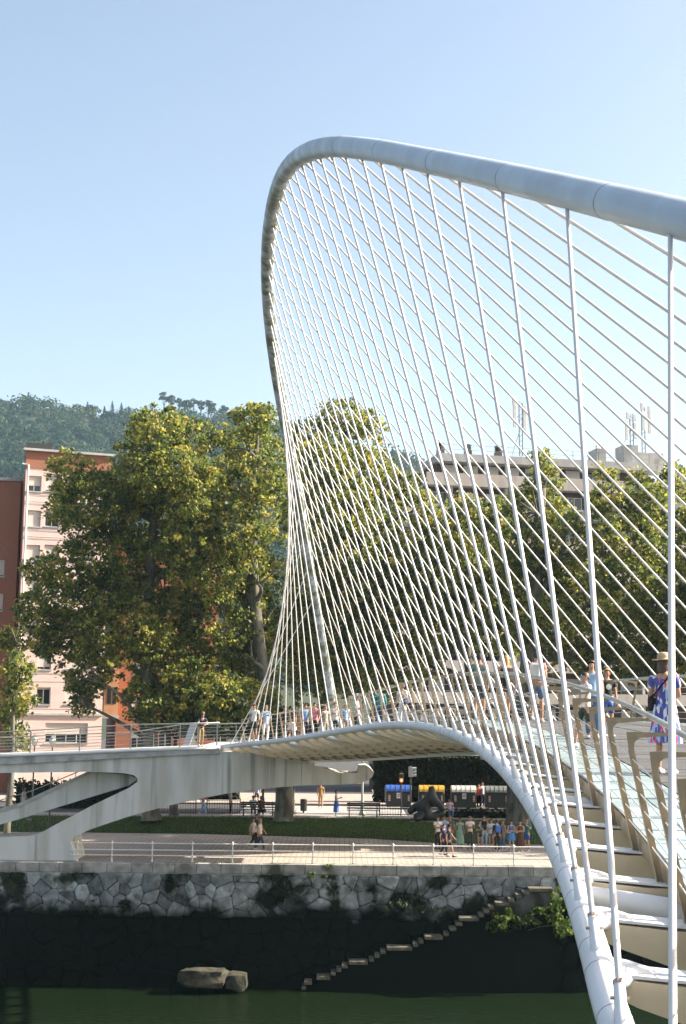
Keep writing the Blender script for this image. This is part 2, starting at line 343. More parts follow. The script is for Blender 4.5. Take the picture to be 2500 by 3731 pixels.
# hanger cables: shared unit cylinder, one object per cable
cyl = MB(); cyl.tube([(0, 0, 0), (0, 0, 1)], 1.0, n=10); cyl_me = cyl.mesh('hanger', CABLE, smooth=False); shade_auto(cyl_me, 50)
sock = MB(); sock.tube([(0, 0, -.1), (0, 0, .12), (0, 0, .16), (0, 0, .30), (0, 0, .33)], [.052, .046, .040, .038, .028], n=10); sock_me = sock.mesh('socket', WHITE, smooth=True)
capm_ = mat('rusty_fitting', (.40, .33, .28), (.25, .17, .13), rough=.6, scale=20)
pin = MB(); pin.tube([(0, 0, .31), (0, 0, .335)], .040, n=10); pin.tube([(-.06, 0, .22), (.06, 0, .22)], .012, n=6); pin_me = pin.mesh('pin', capm_)
for i, f in enumerate(ANCH):
    k = i - 1; C_ = archp(f)
    for sd in (0, 1):
        B_ = pipe(k) if sd == 0 else deckp(k, WID)
        d = (C_ - B_); L = d.length; d.normalize(); q = d.to_track_quat('Z', 'Y')
        base = B_ + d * (PR * .8); top = C_ - d * archr(f) * .9
        h = obj('hanger_cable', cyl_me, bridge, base); h.rotation_mode = 'QUATERNION'; h.rotation_quaternion = q; h.scale = (.0228, .0228, (top - base).length)
        s_ = obj('cable_socket', sock_me, bridge, base); s_.rotation_mode = 'QUATERNION'; s_.rotation_quaternion = q
        obj('pin', pin_me, s_)
        if k < 12:
            cl = obj('arch_collar', sock_me, bridge, top); cl.rotation_mode = 'QUATERNION'; cl.rotation_quaternion = (-d).to_track_quat('Z', 'Y'); cl.scale = (.9, .9, .5)

# ------------------------------------------------------------------ far abutment, ramp and stair
YA = 68.9; YQ = 67.9
abut = empty('concrete_abutment', tuple(at(160, 3133, YA)), label='stained concrete abutment arm rising from the quay under the far bridge end', category='abutment'); abut.location = (0, 0, 0)
def poly(pts, Y): return [at(px, py, Y) for px, py in pts]
def flat(pts, Y, dY, name, m, parent, bevel=0):
    p = poly(pts, Y); mb = MB(); mb.prism(p, (0, dY, 0)); return mb.build(name, m, parent, bevel=bevel)
arm = [(-160, 3140), (276, 3140), (270, 3105), (259, 3066), (263, 3054), (285, 3042), (330, 3022), (400, 2998), (469, 2975), (603, 2938), (737, 2908), (820, 2893), (904, 2881), (1000, 2870), (1098, 2862),
       (1098, 2750), (800, 2738), (500, 2748), (-160, 2778), (-160, 2818), (200, 2814), (320, 2812), (450, 2817), (486, 2824), (502, 2836), (500, 2850), (469, 2871), (335, 2935), (260, 2975), (201, 3005), (150, 3034), (115, 3046), (70, 3050), (-160, 3056)]
flat(arm, YA, 2.6, 'support_arm', CONC, abut)
flat([(1099, 2770), (1146, 2770), (1146, 2796), (1200, 2804), (1240, 2816), (1303, 2816), (1308, 2790), (1334, 2788), (1352, 2800), (1362, 2814), (1357, 2830), (1340, 2843), (1308, 2855), (1200, 2860), (1099, 2862)], YA + .02, 2.5, 'support_nose', CONC, abut)
# ramp slab with rounded pale kerb
ZL = at(780, 2718, 68.9).z
slab = [(-220, 2757), (65, 2747), (300, 2738), (490, 2729), (640, 2724), (800, 2719), (800, 2745), (640, 2752), (490, 2760), (300, 2770), (65, 2783), (-220, 2795)]
flat(slab, 68.75, 4.2, 'ramp_slab', SLAB, abut)
mb = MB(); mb.tube([at(px, py + 4, 68.72) for px, py in ((-220, 2757), (65, 2747), (300, 2738), (490, 2729), (640, 2724), (800, 2720))], .085, n=10); mb.build('kerb_tube', WHITE, abut, smooth=True)
# landing behind the tube ends
mb = MB(); lp = [(-7.2, 68.9), (-2.5, 71.0), (4.5, 73.8), (9, 76), (9, 80), (-7.2, 80)]
mb.prism([(x, y, ZL - .03) for x, y in lp], (0, 0, -.5)); mb.build('landing_slab', SLAB, abut)
# stair flight going down to the left, behind the arm
flat([(-200, 3060), (70, 2985), (300, 2914), (470, 2862), (503, 2838), (470, 2822), (330, 2813), (70, 2934), (-200, 3062 - 55)], 70.0, 2.0, 'stair_flight', CONC, abut)
flat([(-200, 3000), (70, 2926), (330, 2806), (336, 2815), (70, 2940), (-200, 3014)], 69.93, .2, 'stair_string', SLAB, abut)
# stair handrail
srl = empty('stair_railing', tuple(at(200, 2930, 70.1)), label='thin steel railing along the concrete stair at the left edge', category='railing'); srl.location = (0, 0, 0)
mb = MB(); mb.tube([at(-120, 2952, 70.1), at(120, 2880, 70.1), at(300, 2806, 70.1)], .025, n=6); mb.build('handrail', RAILG, srl)
for px, y0, y1 in ((20, 2965, 2905), (120, 2915, 2862), (210, 2870, 2842), (275, 2842, 2812)):
    mb = MB(); mb.tube([at(px, y0, 70.1), at(px + 2, y1 - 10, 70.1)], .02, n=6); mb.build('post', RAILG, srl)
# ramp railing (near side)
rr = empty('ramp_railing', tuple(at(400, 2735, 68.8)), label='grey steel railing with thin horizontal rails along the access ramp', category='railing'); rr.location = (0, 0, 0)
topl = [(-220, 2678), (65, 2664), (300, 2651), (490, 2640), (640, 2637), (800, 2633)]; botl = [(-220, 2757), (65, 2747), (300, 2738), (490, 2729), (640, 2724), (800, 2719)]
def yat(l, x): return float(np.interp(x, [a for a, b in l], [b for a, b in l]))
mb = MB(); mb.tube([at(x, y, 68.85) for x, y in topl], .03, n=8); mb.build('handrail', RAILG, rr, smooth=True)
for w in range(1, 7):
    t = w / 7.4; mb = MB(); mb.tube([at(x, yat(topl, x) * (1 - t) + yat(botl, x) * t, 68.86) for x in (-220, 65, 300, 490, 640, 800)], .012, n=5); mb.build('rail', RAILG, rr)
for px in (-60, 110, 290, 476, 655, 790):
    mb = MB(); a = at(px, yat(botl, px) + 14, 68.8); b = at(px + 2, yat(topl, px), 68.85); mb.box((a + b) / 2, (.055, .10, (b - a).length)); mb.build('post', RAILG, rr)
flat([(666, 2716), (690, 2717), (718, 2640), (694, 2636)], 68.86, .12, 'end_panel', WHITE, rr)
# ramp railing (far side), rising towards the landing
r2 = empty('ramp_railing', tuple(at(400, 2735, 72)), label='second grey railing behind on the far side of the access ramp', category='railing'); r2.location = (0, 0, 0)
mb = MB(); mb.tube([at(-100, 2690, 72.7), at(480, 2668, 72.7), at(660, 2640, 72.7), at(900, 2635, 72.7)], .028, n=6); mb.build('handrail', RAILG, r2)
for w in range(1, 6):
    mb = MB(); mb.tube([at(-100, 2690 + w * 11, 72.7), at(480, 2668 + w * 11, 72.7), at(660, 2640 + w * 13, 72.7), at(900, 2635 + w * 13, 72.7)], .01, n=4); mb.build('rail', RAILG, r2)
for px in (60, 240, 420, 560, 720, 860):
    mb = MB(); mb.box2(at(px - 2, 2725, 72.68), at(px + 2, 2640 if px > 600 else 2672, 72.74)); mb.build('post', RAILG, r2)

# ------------------------------------------------------------------ river, quay wall, promenade
def sheet(name, pts, m, kind='structure', thick=0):
    mb = MB()
    if thick: mb.prism(pts, (0, 0, -thick))
    else: mb.quadmesh(pts, [tuple(range(len(pts)))])
    return mb.build(name, m, None, kind=kind)
ZW = -5.72
def water_mat():
    m = mat('river_water', (.008, .016, .006), rough=.06, spec=.5); n = m.node_tree; b = n.nodes['Principled BSDF']
    g = n.nodes.new('ShaderNodeNewGeometry'); mp = n.nodes.new('ShaderNodeMapping'); mp.inputs['Scale'].default_value = (1.2, 3.0, 1); link_(n, g.outputs['Position'], mp.inputs[0])
    t = n.nodes.new('ShaderNodeTexNoise'); t.inputs['Scale'].default_value = 1.4; t.inputs['Detail'].default_value = 4; link_(n, mp.outputs[0], t.inputs['Vector'])
    bp = n.nodes.new('ShaderNodeBump'); bp.inputs['Strength'].default_value = .7; bp.inputs['Distance'].default_value = .15; link_(n, t.outputs[0], bp.inputs['Height']); link_(n, bp.outputs[0], b.inputs['Normal']); return m
sheet('river', [(-600, -40, ZW), (600, -40, ZW), (600, YQ + 1, ZW), (-600, YQ + 1, ZW)], water_mat())
# one ground sheet reaching the horizon behind the quay
PAVE = None
def pave_mat():
    m = mat('promenade_pavers', (.36, .31, .26), rough=.85); n = m.node_tree; b = n.nodes['Principled BSDF']
    g = n.nodes.new('ShaderNodeNewGeometry'); mp = n.nodes.new('ShaderNodeMapping'); link_(n, g.outputs['Position'], mp.inputs[0])
    br = n.nodes.new('ShaderNodeTexBrick'); br.inputs['Color1'].default_value = (.58, .49, .41, 1); br.inputs['Color2'].default_value = (.48, .41, .345, 1); br.inputs['Mortar'].default_value = (.13, .12, .10, 1)
    br.inputs['Scale'].default_value = 1; br.inputs['Mortar Size'].default_value = .012; br.inputs['Brick Width'].default_value = .28; br.inputs['Row Height'].default_value = .28; br.offset = 0
    link_(n, mp.outputs[0], br.inputs['Vector'])
    t = n.nodes.new('ShaderNodeTexNoise'); t.inputs['Scale'].default_value = .8; link_(n, mp.outputs[0], t.inputs['Vector'])
    mx = n.nodes.new('ShaderNodeMix'); mx.data_type = 'RGBA'; mx.blend_type = 'MULTIPLY'; mx.inputs[0].default_value = .45; link_(n, br.outputs['Color'], mx.inputs[6]); link_(n, t.outputs[0], mx.inputs[7]); link_(n, mx.outputs[2], b.inputs['Base Color']); return m
PAVE = pave_mat()
sheet('promenade', [(-400, YQ + .3, 0), (400, YQ + .3, 0), (400, 88, 0), (-400, 88, 0)], PAVE)
ZS = .78
sheet('street', [(-2500, 87.2, ZS), (2500, 87.2, ZS), (2500, 3500, ZS), (-2500, 3500, ZS)], ASPH)
# footpath next to the street and the zebra crossing
PATH = mat('pale_footpath', (.36, .31, .27), (.28, .25, .22), rough=.9, scale=2, coord='World')
sheet('footpath', [(-60, 86.9, ZS + .05), (60, 86.9, ZS + .05), (60, 89.6, ZS + .05), (-60, 89.6, ZS + .05)], PATH, thick=.3)
sheet('far_pavement', [(-60, 99.5, ZS + .12), (60, 99.5, ZS + .12), (60, 112, ZS + .12), (-60, 112, ZS + .12)], PATH, thick=.2)
ZEB = mat('road_paint', (.72, .70, .66), (.6, .58, .54), rough=.7, scale=4, coord='World')
zb = empty('zebra_crossing', (0, 0, 0), label='white zebra crossing stripes on the street between the plane trunk and bench', category='crossing')
x0, x1 = xof(880, 92), xof(1480, 92)
for i in range(9):
    y = 90.0 + i * 1.0
    mb = MB(); mb.quadmesh([(x0, y, ZS + .006), (x1, y, ZS + .006), (x1, y + .5, ZS + .006), (x0, y + .5, ZS + .006)], [(0, 1, 2, 3)]); mb.build('stripe', ZEB, zb)
# grass bank between promenade and street
ga = [onz(x, y, 0.0) for x, y in ((-200, 3012), (400, 3026), (700, 3036), (1000, 3046), (1350, 3056), (1600, 3072), (2100, 3080), (2700, 3095))]
gv = []; gf = []; NB = 10
for i, p in enumerate(ga):
    p = Vector((p.x, min(max(p.y, 78.6), 84.5), 0))
    for j in range(NB + 1):
        t = j / NB; gv.append((p.x + t * (87.0 - p.y) * (p.x / p.y), p.y + t * (87.0 - p.y), .02 + (ZS + .02) * (t ** .8)))
for i in range(len(ga) - 1):
    for j in range(NB): gf.append((i * (NB + 1) + j, (i + 1) * (NB + 1) + j, (i + 1) * (NB + 1) + j + 1, i * (NB + 1) + j + 1))
mb = MB(); mb.quadmesh(gv, gf); mb.build('grass_bank', GRASS, None, kind='structure')
gva = np.array(gv).reshape(len(ga), NB + 1, 3)
def bank_pt(u, v):
    i = min(int(u), len(ga) - 2); a = u - i; j = min(int(v), NB - 1); b = v - j
    return (gva[i, j] * (1 - a) * (1 - b) + gva[i + 1, j] * a * (1 - b) + gva[i, j + 1] * (1 - a) * b + gva[i + 1, j + 1] * a * b)
NG = 45000
u = RNG.uniform(0, len(ga) - 1.001, NG); v = RNG.uniform(0, NB - .001, NG)
gp = np.array([bank_pt(a, b) for a, b in zip(u, v)]); ang = RNG.uniform(0, 6.28, NG); hgt = RNG.uniform(.05, .13, NG); wd = RNG.uniform(.02, .04, NG)
dx = np.stack([np.cos(ang), np.sin(ang), 0 * ang], -1) * wd[:, None]; tip = np.stack([RNG.normal(0, .03, NG), RNG.normal(0, .03, NG), hgt], -1)
gvv = np.stack([gp - dx, gp + dx, gp + tip], 1).reshape(-1, 3)
gc = np.array([.075, .115, .03]) * RNG.uniform(.6, 1.5, (NG, 1)) * np.array([1, 1, 1]); gc[RNG.random(NG) < .12] = (.12, .13, .04)
obj('grass', np_mesh('grass', gvv, 3, gc, LEAF), None, label='short green grass covering the bank above the promenade', category='grass', kind='stuff')

# --- quay wall
def clip(poly, a, b, c):
    out = []
    for i in range(len(poly)):
        p, q = poly[i], poly[(i + 1) % len(poly)]; dp = a * p[0] + b * p[1] - c; dq = a * q[0] + b * q[1] - c
        if dp <= 0: out.append(p)
        if dp * dq < 0:
            t = dp / (dp - dq); out.append((p[0] + t * (q[0] - p[0]), p[1] + t * (q[1] - p[1])))
    return out
def voronoi(x0, x1, z0, z1, sx, sz, seed):
    rg = random.Random(seed); pts = []; nx = int((x1 - x0) / sx); nz = max(1, int(round((z1 - z0) / sz)))
    for j in range(nz):
        for i in range(nx):
            if rg.random() < .16: continue
            pts.append((x0 + (i + .5 + (j % 2) * .5 + rg.uniform(-.56, .56)) * (x1 - x0) / nx, z0 + (j + .5 + rg.uniform(-.46, .46)) * (z1 - z0) / nz))
    cells = []
    for p in pts:
        pl = [(x0, z0), (x1, z0), (x1, z1), (x0, z1)]
        for q in pts:
            if q is p or abs(q[0] - p[0]) > 3.2 * sx or abs(q[1] - p[1]) > 3.2 * sz: continue
            a, b = q[0] - p[0], q[1] - p[1]; c = (q[0] ** 2 + q[1] ** 2 - p[0] ** 2 - p[1] ** 2) / 2
            pl = clip(pl, a, b, c)
            if len(pl) < 3: break
        if len(pl) >= 3: cells.append((p, pl))
    return cells
def stone_mesh(p, pl, y, rg, mbs):
    cxx = sum(q[0] for q in pl) / len(pl); czz = sum(q[1] for q in pl) / len(pl); pr = rg.uniform(.03, .11)
    pts = []
    for i in range(len(pl)):
        a, b = pl[i], pl[(i + 1) % len(pl)]; pts.append((a[0] * .88 + b[0] * .12, a[1] * .88 + b[1] * .12)); pts.append((a[0] * .12 + b[0] * .88, a[1] * .12 + b[1] * .88))
    def ring(sh, yy, j): return [(cxx + (q[0] - cxx) * sh + rg.uniform(-j, j), yy + rg.uniform(-j, j) * .8, czz + (q[1] - czz) * sh + rg.uniform(-j, j)) for q in pts]
    n = len(pts); r0 = ring(.99, y + .1, 0); r1 = ring(.965, y - pr * .5, .014); r2 = ring(.78, y - pr, .025)
    vs = r0 + r1 + r2 + [(cxx, y - pr - .015, czz)]
    fs = [(i, (i + 1) % n, n + (i + 1) % n, n + i) for i in range(n)] + [(n + i, n + (i + 1) % n, 2 * n + (i + 1) % n, 2 * n + i) for i in range(n)] + [(2 * n + i, 2 * n + (i + 1) % n, 3 * n) for i in range(n)]
    mbs.quadmesh(vs, fs)
wall = empty('quay_wall', (0, 0, 0), label='old irregular stone quay wall dropping to the river below the promenade', category='wall')
rg = random.Random(3)
mb = MB(); mb.box2((-400, YQ + .05, -7.5), (400, YQ + .9, -.42)); mb.build('mortar_bed', MORTAR, wall)
for p, pl in voronoi(-18.5, 18.5, -2.55, -.46, .70, .55, 5):
    mb = MB(); stone_mesh(p, pl, YQ, rg, mb); mb.build('stone', STONE, wall)
mb = MB()
for p, pl in voronoi(-19, 19, -5.9, -2.56, .8, .62, 9): stone_mesh(p, pl, YQ, rg, mb)
low = mb.build('wet_stone_courses', STONE, wall); low['kind'] = 'stuff'; low['label'] = 'black algae covered stones of the tidal zone'
x = -19.0
while x < 19:
    w = rg.uniform(.95, 1.25); mb = MB(); yy = YQ - .06 + rg.uniform(-.012, .012); zt = .03 + rg.uniform(-.008, .008)
    mb.box2((x + .008, yy, -.43), (x + w - .008, YQ + .75, zt)); mb.build('coping_stone', COPING, wall, bevel=.02); x += w
# masonry mooring ledge below the coping
mb = MB(); mb.box2((-19, YQ - .02, -.50), (19, YQ + .2, -.435)); mb.build('string_course', COPING, wall)

# river steps against the wall
steps = empty('river_steps', (0, 0, 0), label='worn stone steps climbing the quay wall towards the right', category='steps')
STEPM = mat('step_stone', (.15, .135, .095), (.06, .058, .04), rough=.9, scale=3, bump=.3)
tgt = [(1107, 3592, 12), (1122, 3574, 24), (1178, 3556, 46), (1214, 3540, 14), (1234, 3527, 14), (1256, 3514, 18), (1305, 3501, 66), (1353, 3490, 14), (1374, 3476, 14), (1396, 3462, 14), (1455, 3449, 88), (1514, 3436, 14), (1534, 3425, 12), (1580, 3410, 62), (1626, 3397, 14), (1650, 3378, 20), (1672, 3360, 20), (1708, 3342, 66), (1753, 3328, 14), (1772, 3314, 16), (1790, 3300, 16), (1830, 3287, 48), (1862, 3272, 18), (1890, 3258, 18), (1915, 3247, 18), (1970, 3235, 86)]
YS = YQ - .75
for i, (px, py, w) in enumerate(tgt):
    a = at(px - w / 2, py, YS); b = at(px + w / 2, py, YS); zb = -6.3
    mb = MB(); mb.box2((a.x - .02, YS - .12, a.z - .16), (b.x + .03, YQ - .02, a.z)); mb.build('tread', STEPM, steps, bevel=.015)
    mb = MB(); mb.box2((a.x, YS, zb), (b.x + .01 if i + 1 == len(tgt) else at(tgt[i + 1][0] - tgt[i + 1][2] / 2, py, YS).x, YQ - .02, a.z - .165)); mb.build('masonry', MORTAR, steps)
# boulders at the water line
def rock(name, c, d, seed, lab):
    bm = bmesh.new(); bmesh.ops.create_cube(bm, size=1); bmesh.ops.subdivide_edges(bm, edges=bm.edges[:], cuts=5, use_grid_fill=True); rr_ = random.Random(seed)
    off = Vector((rr_.uniform(0, 9), rr_.uniform(0, 9), 0))
    from mathutils import noise
    for v in bm.verts:
        v.co = v.co * .42 + v.co.normalized() * .32
        v.co *= 1 + .28 * noise.noise(v.co * 2.2 + off) + .08 * noise.noise(v.co * 6 + off)
        v.co = Vector((v.co.x * d[0], v.co.y * d[1], v.co.z * d[2]))
    me = bpy.data.meshes.new(name); bm.to_mesh(me); bm.free(); me.materials.append(ROCK); shade_auto(me, 35)
    return obj(name, me, None, c, label=lab, category='boulder', group='boulders at the water line')
a = at(742, 3575, YQ - 1.4); rock('boulder', (a.x, a.y, ZW + .68), (2.2, 1.3, .85), 1, 'large flat topped boulder lying in the water below the quay wall')
a = at(862, 3580, YQ - 1.4); rock('boulder', (a.x, a.y + .1, ZW + .5), (1.05, 1.0, .78), 4, 'smaller rounded boulder just right of the large flat one in the water')
rx = at(950, 3590, YQ - 1); 
# promenade railing
qr = empty('quay_railing', (0, 0, 0), label='white three bar cast iron railing along the promenade edge', category='railing')
YR = 68.35; Z0 = .03
xs = [xof(298, YR), xof(422, YR)] + [xof(567 + 144.6 * i, YR) for i in range(14)]
pp = MB(); pp.lathe((0, 0, 0), [(.06, 0), (.06, .04), (.035, .06), (.03, .27), (.05, .28), (.05, .345), (.03, .36), (.03, .53), (.05, .54), (.05, .605), (.03, .62), (.03, .84), (.055, .855), (.06, .90), (.055, .935), (.03, .95), (.035, .985), (.015, 1.01)], n=10); pp_me = pp.mesh('post', RAILW, smooth=True)
for x in xs: obj('post', pp_me, qr, (x, YR, Z0))
for z in (.312, .572, .895):
    mb = MB(); mb.tube([(xs[0] - .35, YR, Z0 + z), (xs[-1], YR, Z0 + z)], .027, n=8); mb.build('rail', RAILW, qr)
mb = MB(); mb.tube([(xs[0] - .33, YR - .02, Z0 + .9), (xs[0] - .05, YR - .05, Z0 + .05)], .025, n=8); mb.build('end_bar', RAILW, qr)

# ------------------------------------------------------------------ foliage
def leaves(lobes, Y, dens, size, pal, seed, spread=3.0, clr=.62, shell=.55):
    rg = np.random.default_rng(seed); V = []; CC = []
    for (px, py, rx, ry) in lobes:
        yy = Y + rg.uniform(-spread, spread); c = np.array(at(px, py, yy)); ax, az = rx / ppm(yy), ry / ppm(yy); ay = min((ax + az) / 2, 3.4)
        area = math.pi * ax * az; ncl = max(3, int(area * dens / 26))
        d = rg.normal(size=(ncl, 3)); d /= np.linalg.norm(d, axis=1)[:, None]; r = rg.uniform(shell ** 2, 1.0, ncl) ** .5; st_ = rg.random(ncl) < .13; r = np.where(st_, rg.uniform(1.0, 1.28, ncl), r)
        cc = c + d * r[:, None] * np.array([ax, ay, az]); 
        tint = rg.random(ncl)
        n = 26; ctr = np.repeat(cc, n, axis=0); crad = np.repeat(rg.uniform(.45, 1.25, ncl) * clr * np.where(st_, .6, 1), n)
        off = rg.normal(size=(ncl * n, 3)); off /= np.linalg.norm(off, axis=1)[:, None]; off *= (rg.random((ncl * n, 1)) ** .45) * crad[:, None]; off[:, 2] *= .75
        p = ctr + off; m = len(p)
        nr = rg.normal(size=(m, 3)) + np.array([.45, -.1, .55]) * .7; nr /= np.linalg.norm(nr, axis=1)[:, None]
        a = np.cross(nr, rg.normal(size=(m, 3))); a /= np.linalg.norm(a, axis=1)[:, None] + 1e-9; b = np.cross(nr, a)
        s = (rg.uniform(.6, 1.3, m) * size)[:, None]
        q = np.stack([p - a * s * .5, p + b * s * .42 - nr * s * .08, p + a * s * .62 - nr * s * .15, p - b * s * .42 - nr * s * .08], 1)
        V.append(q.reshape(-1, 3))
        t = np.repeat(tint, n) * .55 + rg.random(m) * .45; col = np.zeros((m, 3)); pl = np.array(pal)
        ix = np.clip(t * (len(pl) - 1), 0, len(pl) - 1.001); i0 = ix.astype(int); fr = (ix - i0)[:, None]; col = pl[i0] * (1 - fr) + pl[i0 + 1] * fr
        col *= rg.uniform(.75, 1.25, (m, 1)); CC.append(col)
    return np.concatenate(V), np.concatenate(CC)
PAL = [(.026, .046, .014), (.050, .080, .020), (.100, .132, .028), (.19, .205, .036), (.33, .29, .06), (.40, .29, .09)]
def limb(mb, pts, rads):
    P = [Vector(p) for p in pts]; out = []; rr = []
    n = len(P)
    for i in range(n - 1):
        for t in (0, .33, .66):
            p0 = P[max(i - 1, 0)]; p1 = P[i]; p2 = P[i + 1]; p3 = P[min(i + 2, n - 1)]
            out.append(.5 * ((2 * p1) + (p2 - p0) * t + (2 * p0 - 5 * p1 + 4 * p2 - p3) * t * t + (3 * p1 - p0 - 3 * p2 + p3) * t ** 3)); rr.append(rads[i] * (1 - t) + rads[i + 1] * t)
    out.append(P[-1]); rr.append(rads[-1]); mb.tube(out, rr, n=9)
def tree(name, lab, cat, Y, base, lobes, trunk, seed, dens=310, size=.205, z0=ZS, tr=.55, group='plane trees along the far bank', pal=PAL, clr=.62):
    root = empty(name, (xof(base, Y), Y, z0), label=lab, category=cat, group=group); o0 = Vector(root.location)
    mb = MB(); pts = [Vector((xof(base, Y), Y, z0 - .1))] + [at(px, py, Y) for px, py in trunk]
    rads = list(np.linspace(tr, tr * .35, len(pts))); rads[0] = tr * 1.45
    pts = [pts[0], pts[0].lerp(pts[1], .12)] + pts[1:]; rads = [rads[0], tr] + rads[1:]
    limb(mb, [p - o0 for p in pts], rads)
    rg = random.Random(seed)
    for (px, py, rx, ry) in lobes:
        c = at(px, py, Y + rg.uniform(-1.5, 1.5)) 
        best = max([p for p in pts[1:] if p.z < c.z - .6] or [pts[1]], key=lambda p: p.z - .35 * (p - c).length)
        mid = best.lerp(c, .5) + Vector((rg.uniform(-.4, .4), rg.uniform(-.4, .4), rg.uniform(-.1, .9)))
        limb(mb, [best - o0, mid - o0, c - o0, c + Vector((rg.uniform(-.3, .3), 0, rx * .6 / ppm(Y))) - o0], [tr * .32, tr * .2, tr * .1, .03])
        for q in range(4):
            e = c + Vector((rg.uniform(-1, 1) * rx, rg.uniform(-.5, .5) * rx, rg.uniform(-.6, .9) * ry)) / ppm(Y); limb(mb, [c.lerp(mid, rg.uniform(0, .5)) - o0, c.lerp(e, .6) - o0, e - o0], [tr * .09, .04, .015])
    mb.build('trunk', BARK, root, smooth=True)
    V, Cc = leaves(lobes, Y, dens, size, pal, seed, clr=clr)
    obj('crown', np_mesh('crown', V - np.array(o0), 4, Cc, LEAF), root)
    return root
T1 = [(575, 1555, 100, 70), (545, 1640, 120, 90), (690, 1600, 110, 85), (640, 1720, 160, 110), (480, 1760, 150, 100), (265, 1735, 85, 85), (330, 1830, 140, 100), (230, 1850, 70, 70), (560, 1900, 200, 140), (400, 2030, 190, 130), (170, 2080, 75, 60), (290, 2190, 190, 100), (120, 2215, 60, 60), (240, 2310, 120, 90), (440, 2290, 190, 150), (320, 2460, 90, 90), (600, 2180, 170, 170), (610, 2430, 140, 130), (700, 1830, 90, 120), (165, 2330, 60, 60), (500, 2540, 60, 70), (300, 2560, 40, 50), (700, 2000, 110, 120)]
tree('plane_tree', 'tall leafy plane tree in front of the pink apartment block at left', 'tree', 86, 560, T1, [(548, 2700), (535, 2400), (545, 2150), (560, 1900), (580, 1700)], 11)
T2 = [(935, 1530, 90, 62), (900, 1630, 125, 85), (830, 1760, 130, 95), (965, 1740, 70, 110), (880, 1930, 140, 130), (780, 2050, 130, 140), (940, 2120, 85, 140), (820, 2280, 170, 140), (920, 2400, 100, 120), (720, 2480, 150, 120), (850, 2550, 170, 90), (590, 2590, 80, 55), (680, 2600, 100, 45), (950, 2280, 70, 110)]
tree('plane_tree', 'dense dark plane tree directly left of the far arch limb', 'tree', 86.5, 1037, T2, [(1035, 2860), (1010, 2700), (960, 2450), (930, 2200), (920, 1950), (925, 1700)], 12, tr=.62)
T3 = [(1245, 1530, 95, 70), (1335, 1555, 75, 60), (1120, 1590, 80, 65), (1180, 1690, 130, 100), (1320, 1710, 100, 100), (1230, 1870, 160, 130), (1380, 1850, 95, 110), (1415, 1750, 45, 55), (1300, 2070, 180, 150), (1150, 2140, 120, 140), (1450, 2050, 110, 120), (1250, 2290, 190, 140), (1450, 2290, 140, 140), (1150, 2430, 120, 110), (1350, 2470, 170, 80), (1070, 1850, 60, 120), (1080, 2300, 80, 110), (1490, 1770, 50, 60), (1525, 1850, 60, 70), (1500, 2180, 90, 90)]
tree('plane_tree', 'tall plane tree behind the hanger cables just right of the far arch limb', 'tree', 92, 1040, T3, [(1045, 2860), (1110, 2700), (1220, 2480), (1270, 2250), (1260, 2000), (1255, 1750)], 13)
T4 = [(1570, 1920, 60, 60), (1640, 1930, 110, 75), (1700, 2070, 160, 120), (1580, 2130, 110, 110), (1840, 2150, 130, 120), (1620, 2290, 140, 100), (1790, 2310, 150, 90), (1500, 2000, 60, 60), (1560, 2430, 60, 40), (1700, 1860, 70, 50), (1810, 1860, 80, 55), (1640, 2000, 110, 80), (1760, 1960, 110, 80), (1720, 2200, 140, 110)]
tree('plane_tree', 'low rounded plane tree behind the middle hangers below the grey apartment terraces', 'tree', 92, 1888, T4, [(1880, 2860), (1800, 2650), (1720, 2480), (1695, 2300), (1690, 2100)], 14)
T5 = [(1972, 1672, 32, 40), (1985, 1760, 70, 60), (1955, 1860, 125, 90), (2060, 1980, 140, 120), (1950, 2090, 120, 130), (2150, 2190, 140, 130), (2000, 2270, 150, 90), (2110, 2390, 110, 70), (1870, 2000, 80, 100), (1880, 2300, 110, 80)]
tree('plane_tree', 'plane tree with a thin leading shoot topping out before the concrete roof terrace', 'tree', 86, 1884, T5, [(1884, 2900), (1890, 2700), (1920, 2450), (1950, 2200), (1965, 1950), (1975, 1780)], 15, tr=.75)
T6 = [(2205, 1735, 45, 38), (2235, 1830, 100, 65), (2325, 1755, 38, 38), (2375, 1840, 95, 80), (2460, 1760, 60, 75), (2300, 1970, 140, 100), (2450, 1990, 120, 140), (2280, 2140, 140, 120), (2420, 2240, 130, 120), (2300, 2330, 140, 100), (2470, 2370, 100, 100), (2200, 2420, 90, 60), (2560, 1900, 90, 110), (2560, 2150, 90, 130), (2380, 2450, 110, 50)]
tree('plane_tree', 'broad plane tree filling the right edge behind the nearest hanger cable', 'tree', 84.5, 2390, T6, [(2390, 2750), (2385, 2500), (2370, 2250), (2350, 2050), (2330, 1900)], 16)
tree('shrub_tree', 'small leafy tree cut by the left edge above the ramp railing', 'tree', 80, 40, [(55, 2330, 55, 55), (70, 2440, 50, 60), (55, 2540, 60, 60), (40, 2620, 50, 50), (60, 2700, 40, 40)], [(42, 2800), (48, 2600), (55, 2400)], 17, z0=0, tr=.2, size=.22, group='small trees')
tree('shrub_tree', 'dark trimmed shrub under the plane tree behind the ramp railing', 'tree', 88, 640, [(640, 2620, 130, 50), (820, 2640, 150, 50), (520, 2600, 30, 40), (1000, 2640, 100, 60), (740, 2560, 120, 50)], [(635, 2800), (640, 2690)], 18, tr=.3, size=.2, group='small trees', pal=PAL[:3])
